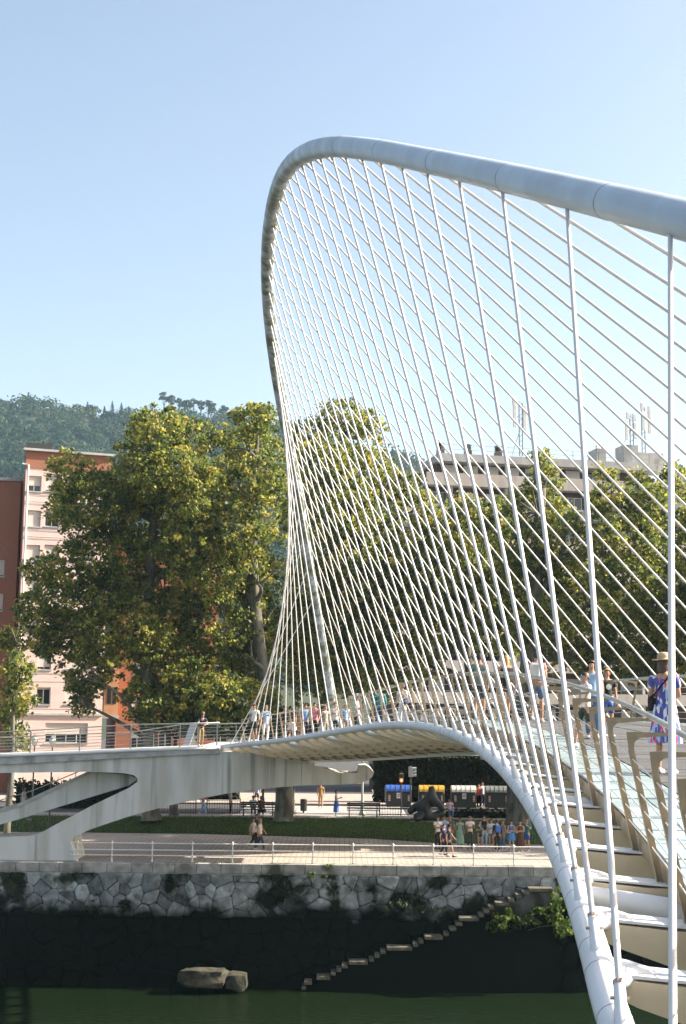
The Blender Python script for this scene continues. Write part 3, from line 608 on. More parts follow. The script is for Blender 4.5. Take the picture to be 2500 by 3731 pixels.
# bush and weeds on the quay wall
def wallplant(name, lab, lobes, Y, seed, size=.16, dens=330, pal=((.03, .055, .012), (.06, .10, .018), (.14, .17, .03)), clr=.25):
    root = empty(name, tuple(at(lobes[0][0], lobes[0][1] + lobes[0][3], Y)), label=lab, category='plant', group='plants growing on the quay wall'); o0 = np.array(root.location)
    V, Cc = leaves(lobes, Y, dens, size, pal, seed, spread=.15, clr=clr, shell=.2); obj('foliage', np_mesh('foliage', V - o0, 4, Cc, LEAF), root)
    mb = MB(); P0 = Vector(o0)
    for l in lobes: mb.tube([Vector((0, .2, -.1)), (at(l[0], l[1], Y) - P0) * .5 + Vector((0, .1, .05)), at(l[0], l[1], Y) - P0], [.02, .015, .006], n=5)
    mb.build('stem', BARK, root)
wallplant('ivy_bush', 'bright green bush spilling over the upper river steps', [(1900, 3345, 90, 48), (1980, 3330, 70, 50), (1830, 3350, 50, 40), (1790, 3355, 32, 28), (2020, 3270, 40, 45), (2040, 3370, 60, 40)], YQ - .9, 31)
wallplant('wall_weed', 'small yellow green weed tuft high on the wall centre', [(1137, 3187, 26, 12)], YQ - .15, 32, size=.09, clr=.12, dens=900)
wallplant('wall_weed', 'tiny weed tuft right of the yellow one on the wall', [(1186, 3194, 14, 9)], YQ - .15, 33, size=.08, clr=.1, dens=900)
wallplant('wall_weed', 'green tuft sprouting from the coping joint', [(1196, 3155, 12, 12)], YQ - .1, 34, size=.08, clr=.1, dens=1200)
wallplant('wall_weed', 'dark moss plant hanging low on the left wall', [(345, 3300, 32, 42), (440, 3295, 26, 30)], YQ - .12, 35, size=.09, clr=.14, dens=500, pal=((.012, .022, .010), (.02, .035, .012), (.03, .045, .015)))
wallplant('wall_weed', 'dark hanging ivy patch on the wall right of centre', [(1480, 3290, 70, 40), (1380, 3310, 50, 30), (1600, 3320, 60, 30)], YQ - .12, 36, size=.10, clr=.16, dens=350, pal=((.010, .018, .009), (.016, .03, .011), (.03, .05, .015)))

# ------------------------------------------------------------------ buildings
PINK = mat('pink_render', (.66, .50, .46), (.60, .46, .42), rough=.9, scale=.6, stretch=(1, 1, 3), bump=.1)
BRICK = mat('red_brick', (.34, .14, .085), (.27, .11, .065), rough=.9, scale=9, stretch=(.4, 1, 3))
TERRA = mat('terracotta_brick', (.34, .13, .07), (.26, .10, .055), rough=.9, scale=6, stretch=(.4, 1, 3))
ORANGE = mat('orange_render', (.55, .28, .14), (.48, .24, .12), rough=.9, scale=2)
GREYC = mat('grey_fascia', (.42, .42, .41), (.33, .33, .32), rough=.9, scale=1.2, stretch=(1, 1, .3), col3=(.22, .22, .2), s3=1, lo3=.6, hi3=.8)
BEIGEC = mat('beige_fascia', (.46, .42, .37), (.38, .34, .30), rough=.9, scale=1.2, stretch=(1, 1, .4))
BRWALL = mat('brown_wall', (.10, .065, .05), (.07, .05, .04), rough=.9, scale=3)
BLIND = mat('roller_blind', (.58, .52, .47), (.52, .46, .42), rough=.8, scale=20, stretch=(.1, .1, 3))
BLINDW = mat('white_blind', (.62, .63, .62), (.54, .55, .55), rough=.8, scale=20, stretch=(.1, .1, 3))
GLASS = mat('window_glass', (.03, .035, .04), rough=.08, spec=.8)
FRAMEW = mat('white_frame', (.66, .66, .64), rough=.5)
RED = mat('red_awning', (.42, .07, .05), (.35, .05, .04), rough=.8, scale=5)
class Facade:
    def __init__(s, px, Y, a): s.a = R(a); s.c = Vector((xof(px, Y), Y, ZS)); s.d = Vector((math.cos(s.a), math.sin(s.a), 0)); s.n = Vector((math.sin(s.a), -math.cos(s.a), 0))
    def uz(s, px, py, inset=0):
        d = CR * ((px - CX) / F_PX) - CU * ((py - CY) / F_PX) + _F; o = Vector((0, 0, ZC)) - (s.c - s.n * inset); t = -o.dot(s.n) / d.dot(s.n); p = Vector((0, 0, ZC)) + d * t - s.c
        return p.dot(s.d), p.z
    def rect(s, px0, py0, px1, py1, inset=0):
        a = s.uz(px0, py0, inset); b = s.uz(px1, py1, inset); return (min(a[0], b[0]), max(a[0], b[0]), min(a[1], b[1]), max(a[1], b[1]))
def lbox(mb, u0, u1, v0, v1, z0, z1): mb.box2((u0, v0, z0), (u1, v1, z1)); return mb
def wall_with_holes(U0, U1, Z0, Z1, rects, t=.3, v=0):
    us = sorted({U0, U1} | {x for r in rects for x in r[:2] if U0 < x < U1}); zs = sorted({Z0, Z1} | {x for r in rects for x in r[2:] if Z0 < x < Z1}); mb = MB()
    for i in range(len(us) - 1):
        for j in range(len(zs) - 1):
            um, zm = (us[i] + us[i + 1]) / 2, (zs[j] + zs[j + 1]) / 2
            if any(r[0] < um < r[1] and r[2] < zm < r[3] for r in rects): continue
            b = len(mb.v); mb.quadmesh([(us[i], v, zs[j]), (us[i + 1], v, zs[j]), (us[i + 1], v, zs[j + 1]), (us[i], v, zs[j + 1])], [(0, 1, 2, 3)])
    for (a, b, c, d) in rects:   # reveals
        mb.quadmesh([(a, v, c), (b, v, c), (b, v, d), (a, v, d), (a, v + t, c), (b, v + t, c), (b, v + t, d), (a, v + t, d)], [(0, 4, 5, 1), (1, 5, 6, 2), (2, 6, 7, 3), (3, 7, 4, 0)])
    return mb
def window(parent, r, blind, bm_, t=.2, v=0, sill=True, mull=1):
    a, b, c, d = r; f = .06
    mb = MB(); lbox(mb, a, b, v + t, v + t + .06, c, c + f); lbox(mb, a, b, v + t, v + t + .06, d - f, d); lbox(mb, a, a + f, v + t, v + t + .06, c + f, d - f); lbox(mb, b - f, b, v + t, v + t + .06, c + f, d - f)
    for i in range(mull): x = a + (b - a) * (i + 1) / (mull + 1); lbox(mb, x - .035, x + .035, v + t, v + t + .06, c + f, d - f)
    w = mb.build('window', FRAMEW, parent)
    mb = MB(); lbox(mb, a + f, b - f, v + t + .035, v + t + .05, c + f, d - f); mb.build('pane', GLASS, w)
    if blind > 0:
        mb = MB(); zb = d - (d - c) * blind; lbox(mb, a + .03, b - .03, v + t - .05, v + t - .015, zb, d - .01); mb.build('roller_blind', bm_, w)
    if sill:
        mb = MB(); lbox(mb, a - .08, b + .08, v - .08, v + t, c - .08, c); mb.build('sill', GREYC, w)
    return w
# pink apartment block, left
FA = Facade(50, 106, 20)
pb = empty('apartment_block', tuple(FA.c), FA.a, label='pink rendered apartment block with brick attic and roller blinds at the left', category='building')
U1 = FA.uz(405, 1690)[0]; ztop = FA.uz(230, 1646)[1]; zbr = FA.uz(230, 1716)[1]
rects = []
rows = [(1732, 1792, .62, .90), (1858, 1920, 1.0, .35), (1984, 2046, 1.0, 1.0), (2112, 2172, 1.0, .9), (2240, 2302, .6, 1.0), (2376, 2440, .85, 1), (2504, 2567, .12, 1)]
wins = []
for (y0, y1, b1, b2) in rows:
    dx = -(y0 - 1732) * .022; lo_ = y0 > 2300
    wins.append((FA.rect(102 + dx + (50 if lo_ else 0) * 1.0, y0, 150 + dx + (50 if lo_ else 0), y1), b1))
    wins.append((FA.rect((168 if not lo_ else 255) + dx, y0, (218 if not lo_ else 350) + dx, y1), b2))
    if not lo_: wins.append((FA.rect(262 + dx, y0, 345 + dx, y1), .8))
for r, b in wins: rects.append(r)
gw = FA.rect(166, 2634, 318, 2708); rects.append(gw)
wall_with_holes(0, U1, 0, zbr, rects).build('wall', PINK, pb)
for r, b in wins: window(pb, r, b, BLIND)
window(pb, gw, .55, BLIND, mull=3)
mb = MB(); lbox(mb, 0, U1, -.02, .4, zbr + .003, ztop - .12); mb.build('brick_attic', BRICK, pb)
mb = MB(); lbox(mb, -.25, U1 + .25, -.3, .6, ztop - .115, ztop + .06); mb.build('roof_slab', GREYC, pb)
mb = MB(); lbox(mb, 1.6, U1 - .05, .35, 8, 0, ztop - .13); mb.build('rear_volume', BRICK, pb)
mb = MB(); lbox(mb, -.02, .28, .003, .9, 0, zbr); mb.build('side_pier', BRICK, pb)
zl = FA.uz(230, 2603)[1]; mb = MB(); lbox(mb, -.05, U1 + .05, -.16, -.002, zl - .08, zl + .08); mb.build('string_course', GREYC, pb)
for r, b in wins[::1]: pass
zz = sorted({round(r[2], 3) for r, _ in wins})
for z in zz:
    for dz in (-.35, 1.75):
        mb = MB(); lbox(mb, 0, U1, -.02, -.003, z + dz, z + dz + .03); mb.build('joint_line', BLIND, pb)
mb = MB(); mb.tube([(.18, -.12, 0), (.18, -.12, zbr + .3), (-.3, -.1, zbr + .35)], .07, n=8); mb.build('downpipe', FRAMEW, pb)
a_ = FA.rect(102, 1630, 196, 1645); mb = MB(); lbox(mb, a_[0], a_[1], 1.0, 2.0, ztop + .06, ztop + .75); mb.build('solar_panel', DARKM, pb)
FD = Facade(-330, 108, 8)
nb = empty('apartment_block', tuple(FD.c), FD.a, label='red brick block cut by the left edge beside the pink block', category='building')
UD = FD.uz(52, 2300)[0]; zd = FD.uz(20, 1752)[1]; wr = [(UD - 2.2 - i * 2.4, UD - 1.0 - i * 2.4, 3.4 + j * 2.75, 4.8 + j * 2.75) for i in range(3) for j in range(6)]
wall_with_holes(0, UD, 0, zd, wr).build('wall', BRICK, nb)
for r in wr: window(nb, r, random.choice((0, .5, .9)), BLIND)
mb = MB(); lbox(mb, -.1, UD + .1, -.2, 6, zd + .003, zd + .25); mb.build('roof_slab', GREYC, nb)
mb = MB(); lbox(mb, 0, UD - .02, .36, 5.9, 0, zd); mb.build('rear_volume', BRICK, nb)
# terracotta block behind the trees
FB = Facade(420, 110, 14)
tb = empty('apartment_block', tuple(FB.c), FB.a, label='terracotta brick apartment block mostly hidden behind the left plane trees', category='building')
UB = FB.uz(800, 2000)[0]; zt = FB.uz(600, 1960)[1]; wr = []
for j in range(5):
    for i in range(4): wr.append((1.2 + i * 2.25, 2.3 + i * 2.25, 3.6 + j * 2.8, 4.95 + j * 2.8))
wall_with_holes(0, UB, 0, zt, wr).build('wall', TERRA, tb)
for r in wr: window(tb, r, random.choice((0, .4, .8, 1)), BLINDW, sill=False)
mb = MB(); lbox(mb, -.2, UB + .2, -.25, 10, zt + .003, zt + .4); mb.build('roof_slab', GREYC, tb)
mb = MB(); lbox(mb, 0, UB, .36, 9.8, 0, zt); mb.build('rear_volume', TERRA, tb)
ra = FB.rect(378, 2435, 424, 2606); mb = MB(); lbox(mb, ra[0], ra[1], -1.3, -.003, ra[2], ra[3]); mb.build('bay', ORANGE, tb)
mb = MB(); lbox(mb, ra[0] - .1, ra[1] + .1, -1.4, -.003, ra[2] - .25, ra[2] - .003); mb.build('bay_floor', GREYC, tb)
for i in range(2):
    x = ra[0] + .25 + i * .42; mb = MB(); lbox(mb, x, x + .3, -1.33, -1.302, ra[2] + .9, ra[2] + 2.2); mb.build('bay_pane', GLASS, tb)
# grey terraced block, right
FC = Facade(1430, 118, 12)
gb = empty('apartment_block', tuple(FC.c), FC.a, label='grey concrete terraced apartment block rising above the right hand trees', category='building')
UC = FC.uz(2640, 2000)[0]
u_pl = FC.uz(1592, 1665)[0]; u_pr = FC.uz(2388, 1700)[0]; zr1 = FC.uz(1592, 1653)[1]; zr0 = FC.uz(1592, 1681)[1]; zp1 = FC.uz(1592, 1725)[1]; zp0 = FC.uz(1592, 1772)[1]
u_a = FC.uz(1545, 1740)[0]
mb = MB(); lbox(mb, u_pl, u_pr, -.5, 9, zr0, zr1); mb.build('roof_fascia', GREYC, gb)
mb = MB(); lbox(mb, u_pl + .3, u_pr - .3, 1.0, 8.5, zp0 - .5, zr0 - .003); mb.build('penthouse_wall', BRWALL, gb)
for i in range(9):
    u = u_pl + .8 + i * 1.95; r = (u, u + 1.35, zp1 - .35, zr0 - .08); w = window(gb, r, (.95, .5, .9, 1, .3, .95, .6, 0, .9)[i], BLINDW, t=-.06, v=1.0, sill=False)
STO = 2.72
zz = zp0; i = 0
while zz > 1.5:
    ul = u_a if i == 0 else 0
    mb = MB(); lbox(mb, ul, UC, -1.3 if i else -.9, -1.12 if i else -.72, zz, zz + (1.12 if i == 0 else .95)); mb.build('balcony_parapet', BEIGEC if i != 1 else GREYC, gb)
    mb = MB(); lbox(mb, ul, UC, -1.115 if i else -.715, 9, zz, zz + .22); mb.build('floor_slab', GREYC, gb)
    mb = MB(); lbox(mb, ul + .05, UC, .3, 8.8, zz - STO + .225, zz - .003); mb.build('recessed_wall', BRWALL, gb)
    for j in range(10):
        u = ul + .7 + j * 2.55
        if u + 1.5 < UC: window(gb, (u, u + 1.45, zz - STO + .5, zz - .45), (.0, .5, 1, .3, .8)[(i * 3 + j) % 5], BLINDW, t=-.08, v=.3, sill=False)
    for j in range(5):
        u = ul + 2.2 + j * 5.1; mb = MB(); lbox(mb, u, u + .25, -1.1 if i else -.7, .295, zz - STO + .23, zz - .005); mb.build('party_wall', BEIGEC, gb)
    zz -= STO; i += 1
for (p0, p1, y) in ((2205, 2260, 1803), (2285, 2345, 1808)):
    r = FC.rect(p0, y, p1, y + 14, -1.6); mb = MB(); mb.quadmesh([(r[0], -1.0, r[3]), (r[1], -1.0, r[3]), (r[1], -1.9, r[2]), (r[0], -1.9, r[2]), (r[0], -1.0, r[3] - .05), (r[1], -1.0, r[3] - .05), (r[1], -1.9, r[2] - .05), (r[0], -1.9, r[2] - .05)], [(0, 1, 2, 3), (7, 6, 5, 4), (0, 4, 5, 1), (3, 2, 6, 7), (0, 3, 7, 4), (1, 5, 6, 2)]); mb.build('awning', RED, gb)
# roof clutter
def rp(px, py, v=2.5): u, z = FC.uz(px, py, v); return u, v, z
for px in (1605, 1705, 1815, 1990, 2347, 2374):
    low = px > 2300; u, v, z = rp(px, 1660 if not low else 1722); h = 2.0 if not low else 1.0
    zb_ = zr1 if not low else zr0 - 1.2
    mb = MB(); lbox(mb, u - .3, u + .3, v - .3, v + .3, zb_ - .1, zb_ + h * .45); c = mb.build('chimney', BRWALL if not low else BEIGEC, gb)
    mb = MB()
    mb.lathe((u, v, zb_ + h * .45), [(.30, 0), (.34, .06), (.26, .12), (.34, .2), (.26, .27), (.34, .35), (.26, .42), (.36, .5), (.36, .56), (.1, .62)], n=10); mb.build('cowl', DARKM, c)
for (p0, p1, y0) in ((2268, 2320, 1622), (2168, 2203, 1636), (2320, 2412, 1650)):
    a = rp(p0, y0, 3.5); b = rp(p1, y0, 3.5); mb = MB(); lbox(mb, a[0], b[0], 3.2, 5.2, zr1 - .05, a[2]); mb.build('roof_housing', GREYC, gb)
ANTM = mat('antenna_panel', (.62, .62, .60), (.52, .52, .52), rough=.5, scale=3); MAST = mat('mast_steel', (.20, .20, .20), (.14, .14, .14), rough=.5, metal=.4, scale=4)
def antenna(px, ytop, ybase, panels, lab, braces=True):
    u, v, zt_ = rp(px, ytop, 3.0); zb_ = rp(px, ybase, 3.0)[2]; P = FC.c + FC.d * u - FC.n * v
    an = empty('rooftop_antenna', (P.x, P.y, zb_ + ZS), FC.a, label=lab, category='antenna', group='rooftop antennas'); h = zt_ - zb_
    for s_ in (-.16, .16):
        mb = MB(); mb.tube([(s_, 0, 0), (s_, 0, h * .95)], .05, n=6); mb.build('mast', MAST, an)
    for i in range(int(h / .5)):
        mb = MB(); mb.tube([(-.16, 0, .3 + i * .5), (.16, 0, .55 + i * .5)], .022, n=5); mb.build('lattice', MAST, an)
    k_ = 1 / ppm(120)
    for (dx, y0, y1) in panels:
        z0 = rp(px, y1, 3.0)[2] - zb_; z1 = rp(px, y0, 3.0)[2] - zb_; x = dx * k_
        mb = MB(); lbox(mb, x - .17, x + .17, -.35, -.2, z0, z1); pnl = mb.build('panel', ANTM, an, bevel=.03)
        mb = MB(); mb.tube([(x, -.2, (z0 + z1) / 2), (0, 0, (z0 + z1) / 2)], .03, n=5); mb.build('bracket', MAST, pnl)
    if braces:
        mb = MB(); mb.tube([(-.9, 0, 0), (-.1, 0, h * .45)], .025, n=5); mb.build('brace', MAST, an)
antenna(1897, 1458, 1662, [(-30, 1450, 1480), (-28, 1480, 1560), (12, 1480, 1570)], 'tall antenna mast with pale panels behind the middle hangers')
antenna(2300, 1505, 1622, [(-20, 1505, 1530), (-24, 1535, 1605), (8, 1510, 1535), (10, 1540, 1600)], 'left one of the two short antenna clusters on the roof housing')
antenna(2342, 1475, 1650, [(-8, 1470, 1495), (-4, 1502, 1570), (22, 1480, 1580)], 'right antenna cluster beside the roof housing at the right', braces=False)
u, v, z = rp(2172, 1600, 3.0); P = FC.c + FC.d * u - FC.n * v
ds = empty('satellite_dish', (P.x, P.y, zr1 + ZS + 1.2), label='satellite dish tilted on the concrete roof edge', category='dish')
mb = MB(); mb.lathe((0, 0, 0), [(.05, .12), (.25, .06), (.5, .16), (.52, .18), (.5, .2), (.25, .1), (.02, .14)], n=14); dd = mb.build('reflector', RED if False else BEIGEC, ds, smooth=True); dd.location = (0, 0, 1.0); dd.rotation_euler = (R(60), 0, R(50))
mb = MB(); mb.tube([(0, 0, -1.2), (0, 0, 1)], .04, n=6); mb.build('mast', MAST, ds)
rrl = empty('roof_railing', tuple(FC.c), FC.a, label='thin wire railing along the flat concrete roof', category='railing')
for j in range(9):
    u = u_pl + .5 + j * (u_pr - u_pl - 1) / 8; mb = MB(); mb.tube([(u, .2, zr1 - .02), (u, .2, zr1 + .95)], .025, n=5); mb.build('post', MAST, rrl)
for z in (.5, .93):
    mb = MB(); mb.tube([(u_pl + .5, .2, zr1 + z), (u_pr - .5, .2, zr1 + z)], .015, n=4); mb.build('rail', MAST, rrl)

# ------------------------------------------------------------------ wooded hill
HILL = mat('hill_ground', (.03, .045, .02), (.045, .05, .025), rough=.95, scale=.02, coord='World')
ridge = [(-700, 1500), (-100, 1490), (65, 1482), (110, 1480), (180, 1502), (300, 1520), (400, 1528), (530, 1530), (600, 1525), (700, 1535), (800, 1545), (900, 1535), (1000, 1560), (1100, 1600), (1300, 1665), (1500, 1680), (1700, 1740), (2000, 1900), (2600, 2100)]
YH0, YH1 = 330, 900
def hill(px, t):
    Y = YH0 + (YH1 - YH0) * t; top = at(px, yat(ridge, px), YH1); X = xof(px, Y)
    z = ZS + (top.z - ZS) * (t ** 1.15) + 5 * math.sin(px * .013 + t * 9) * t * (1 - t)
    return Vector((X, Y, z))
hv = []; hf = []; pxs = list(range(-700, 2601, 60)); NT = 24
for px in pxs:
    for j in range(NT + 1): hv.append(hill(px, j / NT))
    e = hill(px, 1.0); hv.append(Vector((e.x * 1.3, e.y * 1.3, ZS - 5)))
m_ = NT + 2
for i in range(len(pxs) - 1):
    for j in range(m_ - 1): hf.append((i * m_ + j, (i + 1) * m_ + j, (i + 1) * m_ + j + 1, i * m_ + j + 1))
mb = MB(); mb.quadmesh(hv, hf); mb.build('hill', HILL, None, smooth=True, kind='structure')
HP = [(.016, .036, .024), (.024, .048, .028), (.036, .062, .032), (.055, .078, .036), (.085, .09, .045)]
def blobs(cs, rads, n, size, pal, seed, flat_=.85):
    rg = np.random.default_rng(seed); V = []; Cc = []
    for c, r in zip(cs, rads):
        d = rg.normal(size=(n, 3)); d /= np.linalg.norm(d, axis=1)[:, None]; d[:, 2] = np.abs(d[:, 2]) * 1.1 - .25
        lump = 1 + .25 * np.sin(d[:, 0] * 5 + c[0]) * np.cos(d[:, 1] * 4 + d[:, 2] * 5 + c[1]); p = np.array(c) + d * (r * lump * rg.uniform(.8, 1.05, n))[:, None] * np.array([1, 1, flat_])
        nr = d + rg.normal(size=(n, 3)) * .6; nr /= np.linalg.norm(nr, axis=1)[:, None]; a = np.cross(nr, rg.normal(size=(n, 3))); a /= np.linalg.norm(a, axis=1)[:, None] + 1e-9; b = np.cross(nr, a); s_ = (rg.uniform(.7, 1.3, n) * size)[:, None]
        V.append(np.stack([p - a * s_, p - b * s_ * .7, p + a * s_, p + b * s_ * .7], 1).reshape(-1, 3)); t = rg.random() ** 1.6 * .75; ix = np.clip((t + rg.random(n) * .35) * (len(pal) - 1), 0, len(pal) - 1.001); i0 = ix.astype(int); fr = (ix - i0)[:, None]; pl = np.array(pal)
        Cc.append((pl[i0] * (1 - fr) + pl[i0 + 1] * fr) * rg.uniform(.8, 1.2, (n, 1)))
    return np.concatenate(V), np.concatenate(Cc)
cs = []; rs = []; rg = random.Random(21)
for i in range(2300):
    px = rg.uniform(-200, 1650); t = rg.uniform(.02, 1.0) ** .6; p = hill(px, t); r = rg.choice((2.2, 3.0, 4.0, 5.5, 7.0)) * rg.uniform(.85, 1.15); cs.append((p.x, p.y, p.z + r * .7)); rs.append(r)
V, Cc = blobs(cs, rs, 85, .95, HP, 5)
obj('hillside_wood', np_mesh('hillside_wood', V, 4, Cc, LEAFH), None, label='dense wood covering the distant hillside at the left', category='wood', kind='stuff')
gumpal = [(.035, .050, .028), (.05, .065, .035), (.06, .07, .04)]
gums = [(560, 1428), (588, 1440), (618, 1452), (648, 1458), (672, 1455), (700, 1462), (728, 1458), (750, 1470), (785, 1478), (838, 1485), (890, 1478)]
for n_, (px, py) in enumerate(gums):
    p = hill(px, 1.0); top = at(px, py, YH1); h = top.z - p.z; rg2 = random.Random(n_)
    g = empty('hilltop_tree', tuple(p), label=['leftmost and tallest bare stemmed tree of the hilltop row', 'bare stemmed tree close beside the tallest one of the hilltop row', 'third bare stemmed tree from the left in the hilltop row', 'fourth bare stemmed tree from the left in the hilltop row', 'fifth bare stemmed tree from the left in the hilltop row', 'middle bare stemmed tree of the hilltop row', 'fifth bare stemmed tree from the right in the hilltop row', 'fourth bare stemmed tree from the right in the hilltop row', 'low rounded ridge tree third from the right of the hilltop row', 'low ridge tree second from the right of the hilltop row', 'rightmost ridge tree of the hilltop row beside the plane crown'][n_], category='tree', group='trees on the hill ridge')
    mb = MB(); mb.tube([(0, 0, -1), (.3, 0, h * .5), (0, 0, h * .9)], [.5, .35, .1], n=6); mb.tube([(.2, 0, h * .45), (1.6, 0, h * .7)], [.2, .08], n=5); mb.tube([(.2, 0, h * .5), (-1.7, 0, h * .75)], [.2, .08], n=5); mb.build('trunk', BARK, g)
    c2 = [(rg2.uniform(-2.2, 2.2), rg2.uniform(-1, 1), h * rg2.uniform(.62, .92)) for _ in range(6)] + [(0, 0, h * .93)]
    V, Cc = blobs(c2, [rg2.uniform(1.4, 2.3) for _ in c2], 60, .6, gumpal, 60 + n_); obj('crown', np_mesh('crown', V, 4, Cc, LEAFH), g)
for n_, (px, py, yb, lb) in enumerate(((318, 1463, 1512, 'single dark conifer left of the gap on the hill ridge'), (380, 1480, 1518, 'smallest conifer of the ridge trio'), (408, 1460, 1520, 'tallest conifer in the middle of the ridge trio'), (441, 1466, 1522, 'slim conifer at the right of the ridge trio'))):
    p = at(px, yb, 880); h = at(px, py, 880).z - p.z; g = empty('conifer', tuple(p), label=lb, category='tree', group='conifers on the hill ridge')
    mb = MB(); mb.tube([(0, 0, -2), (0, 0, h)], [.35, .05], n=6); mb.build('trunk', BARK, g)
    rgn = np.random.default_rng(n_); N = 700; t = rgn.random(N) ** .7; zz_ = h * (1 - t); rad = (h * .26) * t * (.75 + .3 * np.sin(zz_ * 4)); a = rgn.uniform(0, 6.28, N)
    p_ = np.stack([np.cos(a) * rad, np.sin(a) * rad, zz_], -1); out = np.stack([np.cos(a), np.sin(a), -.35 * np.ones(N)], -1); sd_ = np.stack([-np.sin(a), np.cos(a), 0 * a], -1); s_ = rgn.uniform(.35, .7, (N, 1))
    V = np.stack([p_ - out * s_ * .6, p_ + sd_ * s_ * .5, p_ + out * s_, p_ - sd_ * s_ * .5], 1).reshape(-1, 3); obj('crown', np_mesh('crown', V, 4, np.array([.02, .038, .022]) * rgn.uniform(.7, 1.4, (N, 1)), LEAFH), g)

# trees further along the bank, past the right edge: their shade falls across the promenade
def lob(c, r, n, seed):
    rg = random.Random(seed); return [(c[0] + rg.uniform(-1, 1) * r, c[1] + rg.uniform(-.6, 1) * r * 1.2, rg.uniform(110, 190), rg.uniform(90, 150)) for _ in range(n)]
for i, (px, Y, lb_) in enumerate(((2900, 81, 'plane tree just past the right edge beyond the bridge deck'), (3250, 88, 'plane tree further right along the street past the frame edge'), (3750, 80, 'last plane tree of the row far past the right edge'))):
    tree('plane_tree', lb_, 'tree', Y, px, lob((px, 2080), 300, 16, 70 + i), [(px, 2750), (px + 5, 2450), (px, 2150), (px, 1850)], 40 + i, dens=55, size=.45)
# tall dark hedge along the far pavement
HEDGE = MB()
def hedge(name, p0, p1, Y, ytop, lab, seed, pal, dY=1.2):
    a = Vector((xof(p0, Y), Y, ZS)); b = Vector((xof(p1, Y), Y, ZS)); h = at((p0 + p1) / 2, ytop, Y).z - ZS
    root = empty(name, tuple(a), label=lab, category='hedge'); rg = np.random.default_rng(seed); L = (b - a).length
    mb = MB(); mb.box2((0.1, .15, 0), (L - .1, dY - .15, h - .15)); mb.build('branches', mat('hedge_core', (.012, .016, .008), rough=.95), root)
    N = int(L * h * 130); u = rg.uniform(0, L, N); z = rg.uniform(0, h, N) ; y = np.where(rg.random(N) < .75, rg.normal(.05, .12, N), rg.uniform(0, dY, N)); top = rg.random(N) < .15; z = np.where(top, h + rg.normal(0, .12, N), z)
    p = np.stack([u, y, z], -1); nr = rg.normal(size=(N, 3)) + np.array([.2, -.6, .4]); nr /= np.linalg.norm(nr, axis=1)[:, None]; A = np.cross(nr, rg.normal(size=(N, 3))); A /= np.linalg.norm(A, axis=1)[:, None]; B = np.cross(nr, A); s_ = rg.uniform(.08, .2, (N, 1))
    V = np.stack([p - A * s_, p - B * s_ * .6, p + A * s_, p + B * s_ * .6], 1).reshape(-1, 3); pl = np.array(pal); obj('foliage', np_mesh('foliage', V, 4, pl[rg.integers(0, len(pl), N)] * rg.uniform(.7, 1.3, (N, 1)), LEAF), root)
hedge('tall_hedge', 1360, 2100, 102, 2755, 'tall dark evergreen hedge behind the recycling containers', 51, [(.010, .018, .008), (.016, .026, .010), (.022, .034, .012)])
hedge('low_hedge', 60, 540, 94, 2855, 'dark hedge behind the promenade left of the first plane trunk', 52, [(.014, .024, .010), (.02, .034, .012)])
hedge('low_hedge', 1590, 1880, 88.3, 2950, 'low clipped hedge right of the bronze sculpture', 53, [(.014, .020, .010), (.022, .030, .013)])
hedge('tall_hedge', 520, 880, 103, 2800, 'dark hedge across the street behind the dark benches', 54, [(.012, .02, .009), (.02, .03, .012)])

# ------------------------------------------------------------------ people
def skin_mesh(name, verts, edges, radii, root=0, sub=1):
    me = bpy.data.meshes.new(name); me.from_pydata([tuple(v) for v in verts], edges, []); o = bpy.data.objects.new(name, me); COL.objects.link(o)
    sk = o.modifiers.new('skin', 'SKIN'); sk.use_smooth_shade = True; sk.branch_smoothing = .3
    sv = me.skin_vertices[0].data if me.skin_vertices else None
    if sv is None:
        bm = bmesh.new(); bm.from_mesh(me); bm.verts.layers.skin.verify(); bm.to_mesh(me); bm.free(); sv = me.skin_vertices[0].data
    for i, r in enumerate(radii):
        sv[i].radius = (r, r) if not isinstance(r, tuple) else r; sv[i].use_root = (i == root)
    ss = o.modifiers.new('sub', 'SUBSURF'); ss.levels = sub; ss.render_levels = sub
    dg = bpy.context.evaluated_depsgraph_get(); ev = o.evaluated_get(dg); out = bpy.data.meshes.new_from_object(ev); out.name = name
    bpy.data.objects.remove(o); bpy.data.meshes.remove(me)
    for p in out.polygons: p.use_smooth = True
    out.materials.clear(); out.materials.append(None); return out
def lerp(a, b, t): return tuple(a[i] * (1 - t) + b[i] * t for i in range(3))
BASEJ = dict(pel=(0, 0, .95), spi=(0, .005, 1.12), che=(0, .01, 1.30), top=(0, .01, 1.42), neck=(0, .005, 1.49), nk2=(0, -.005, 1.54), hd=(0, -.015, 1.61), ht=(0, -.005, 1.69))
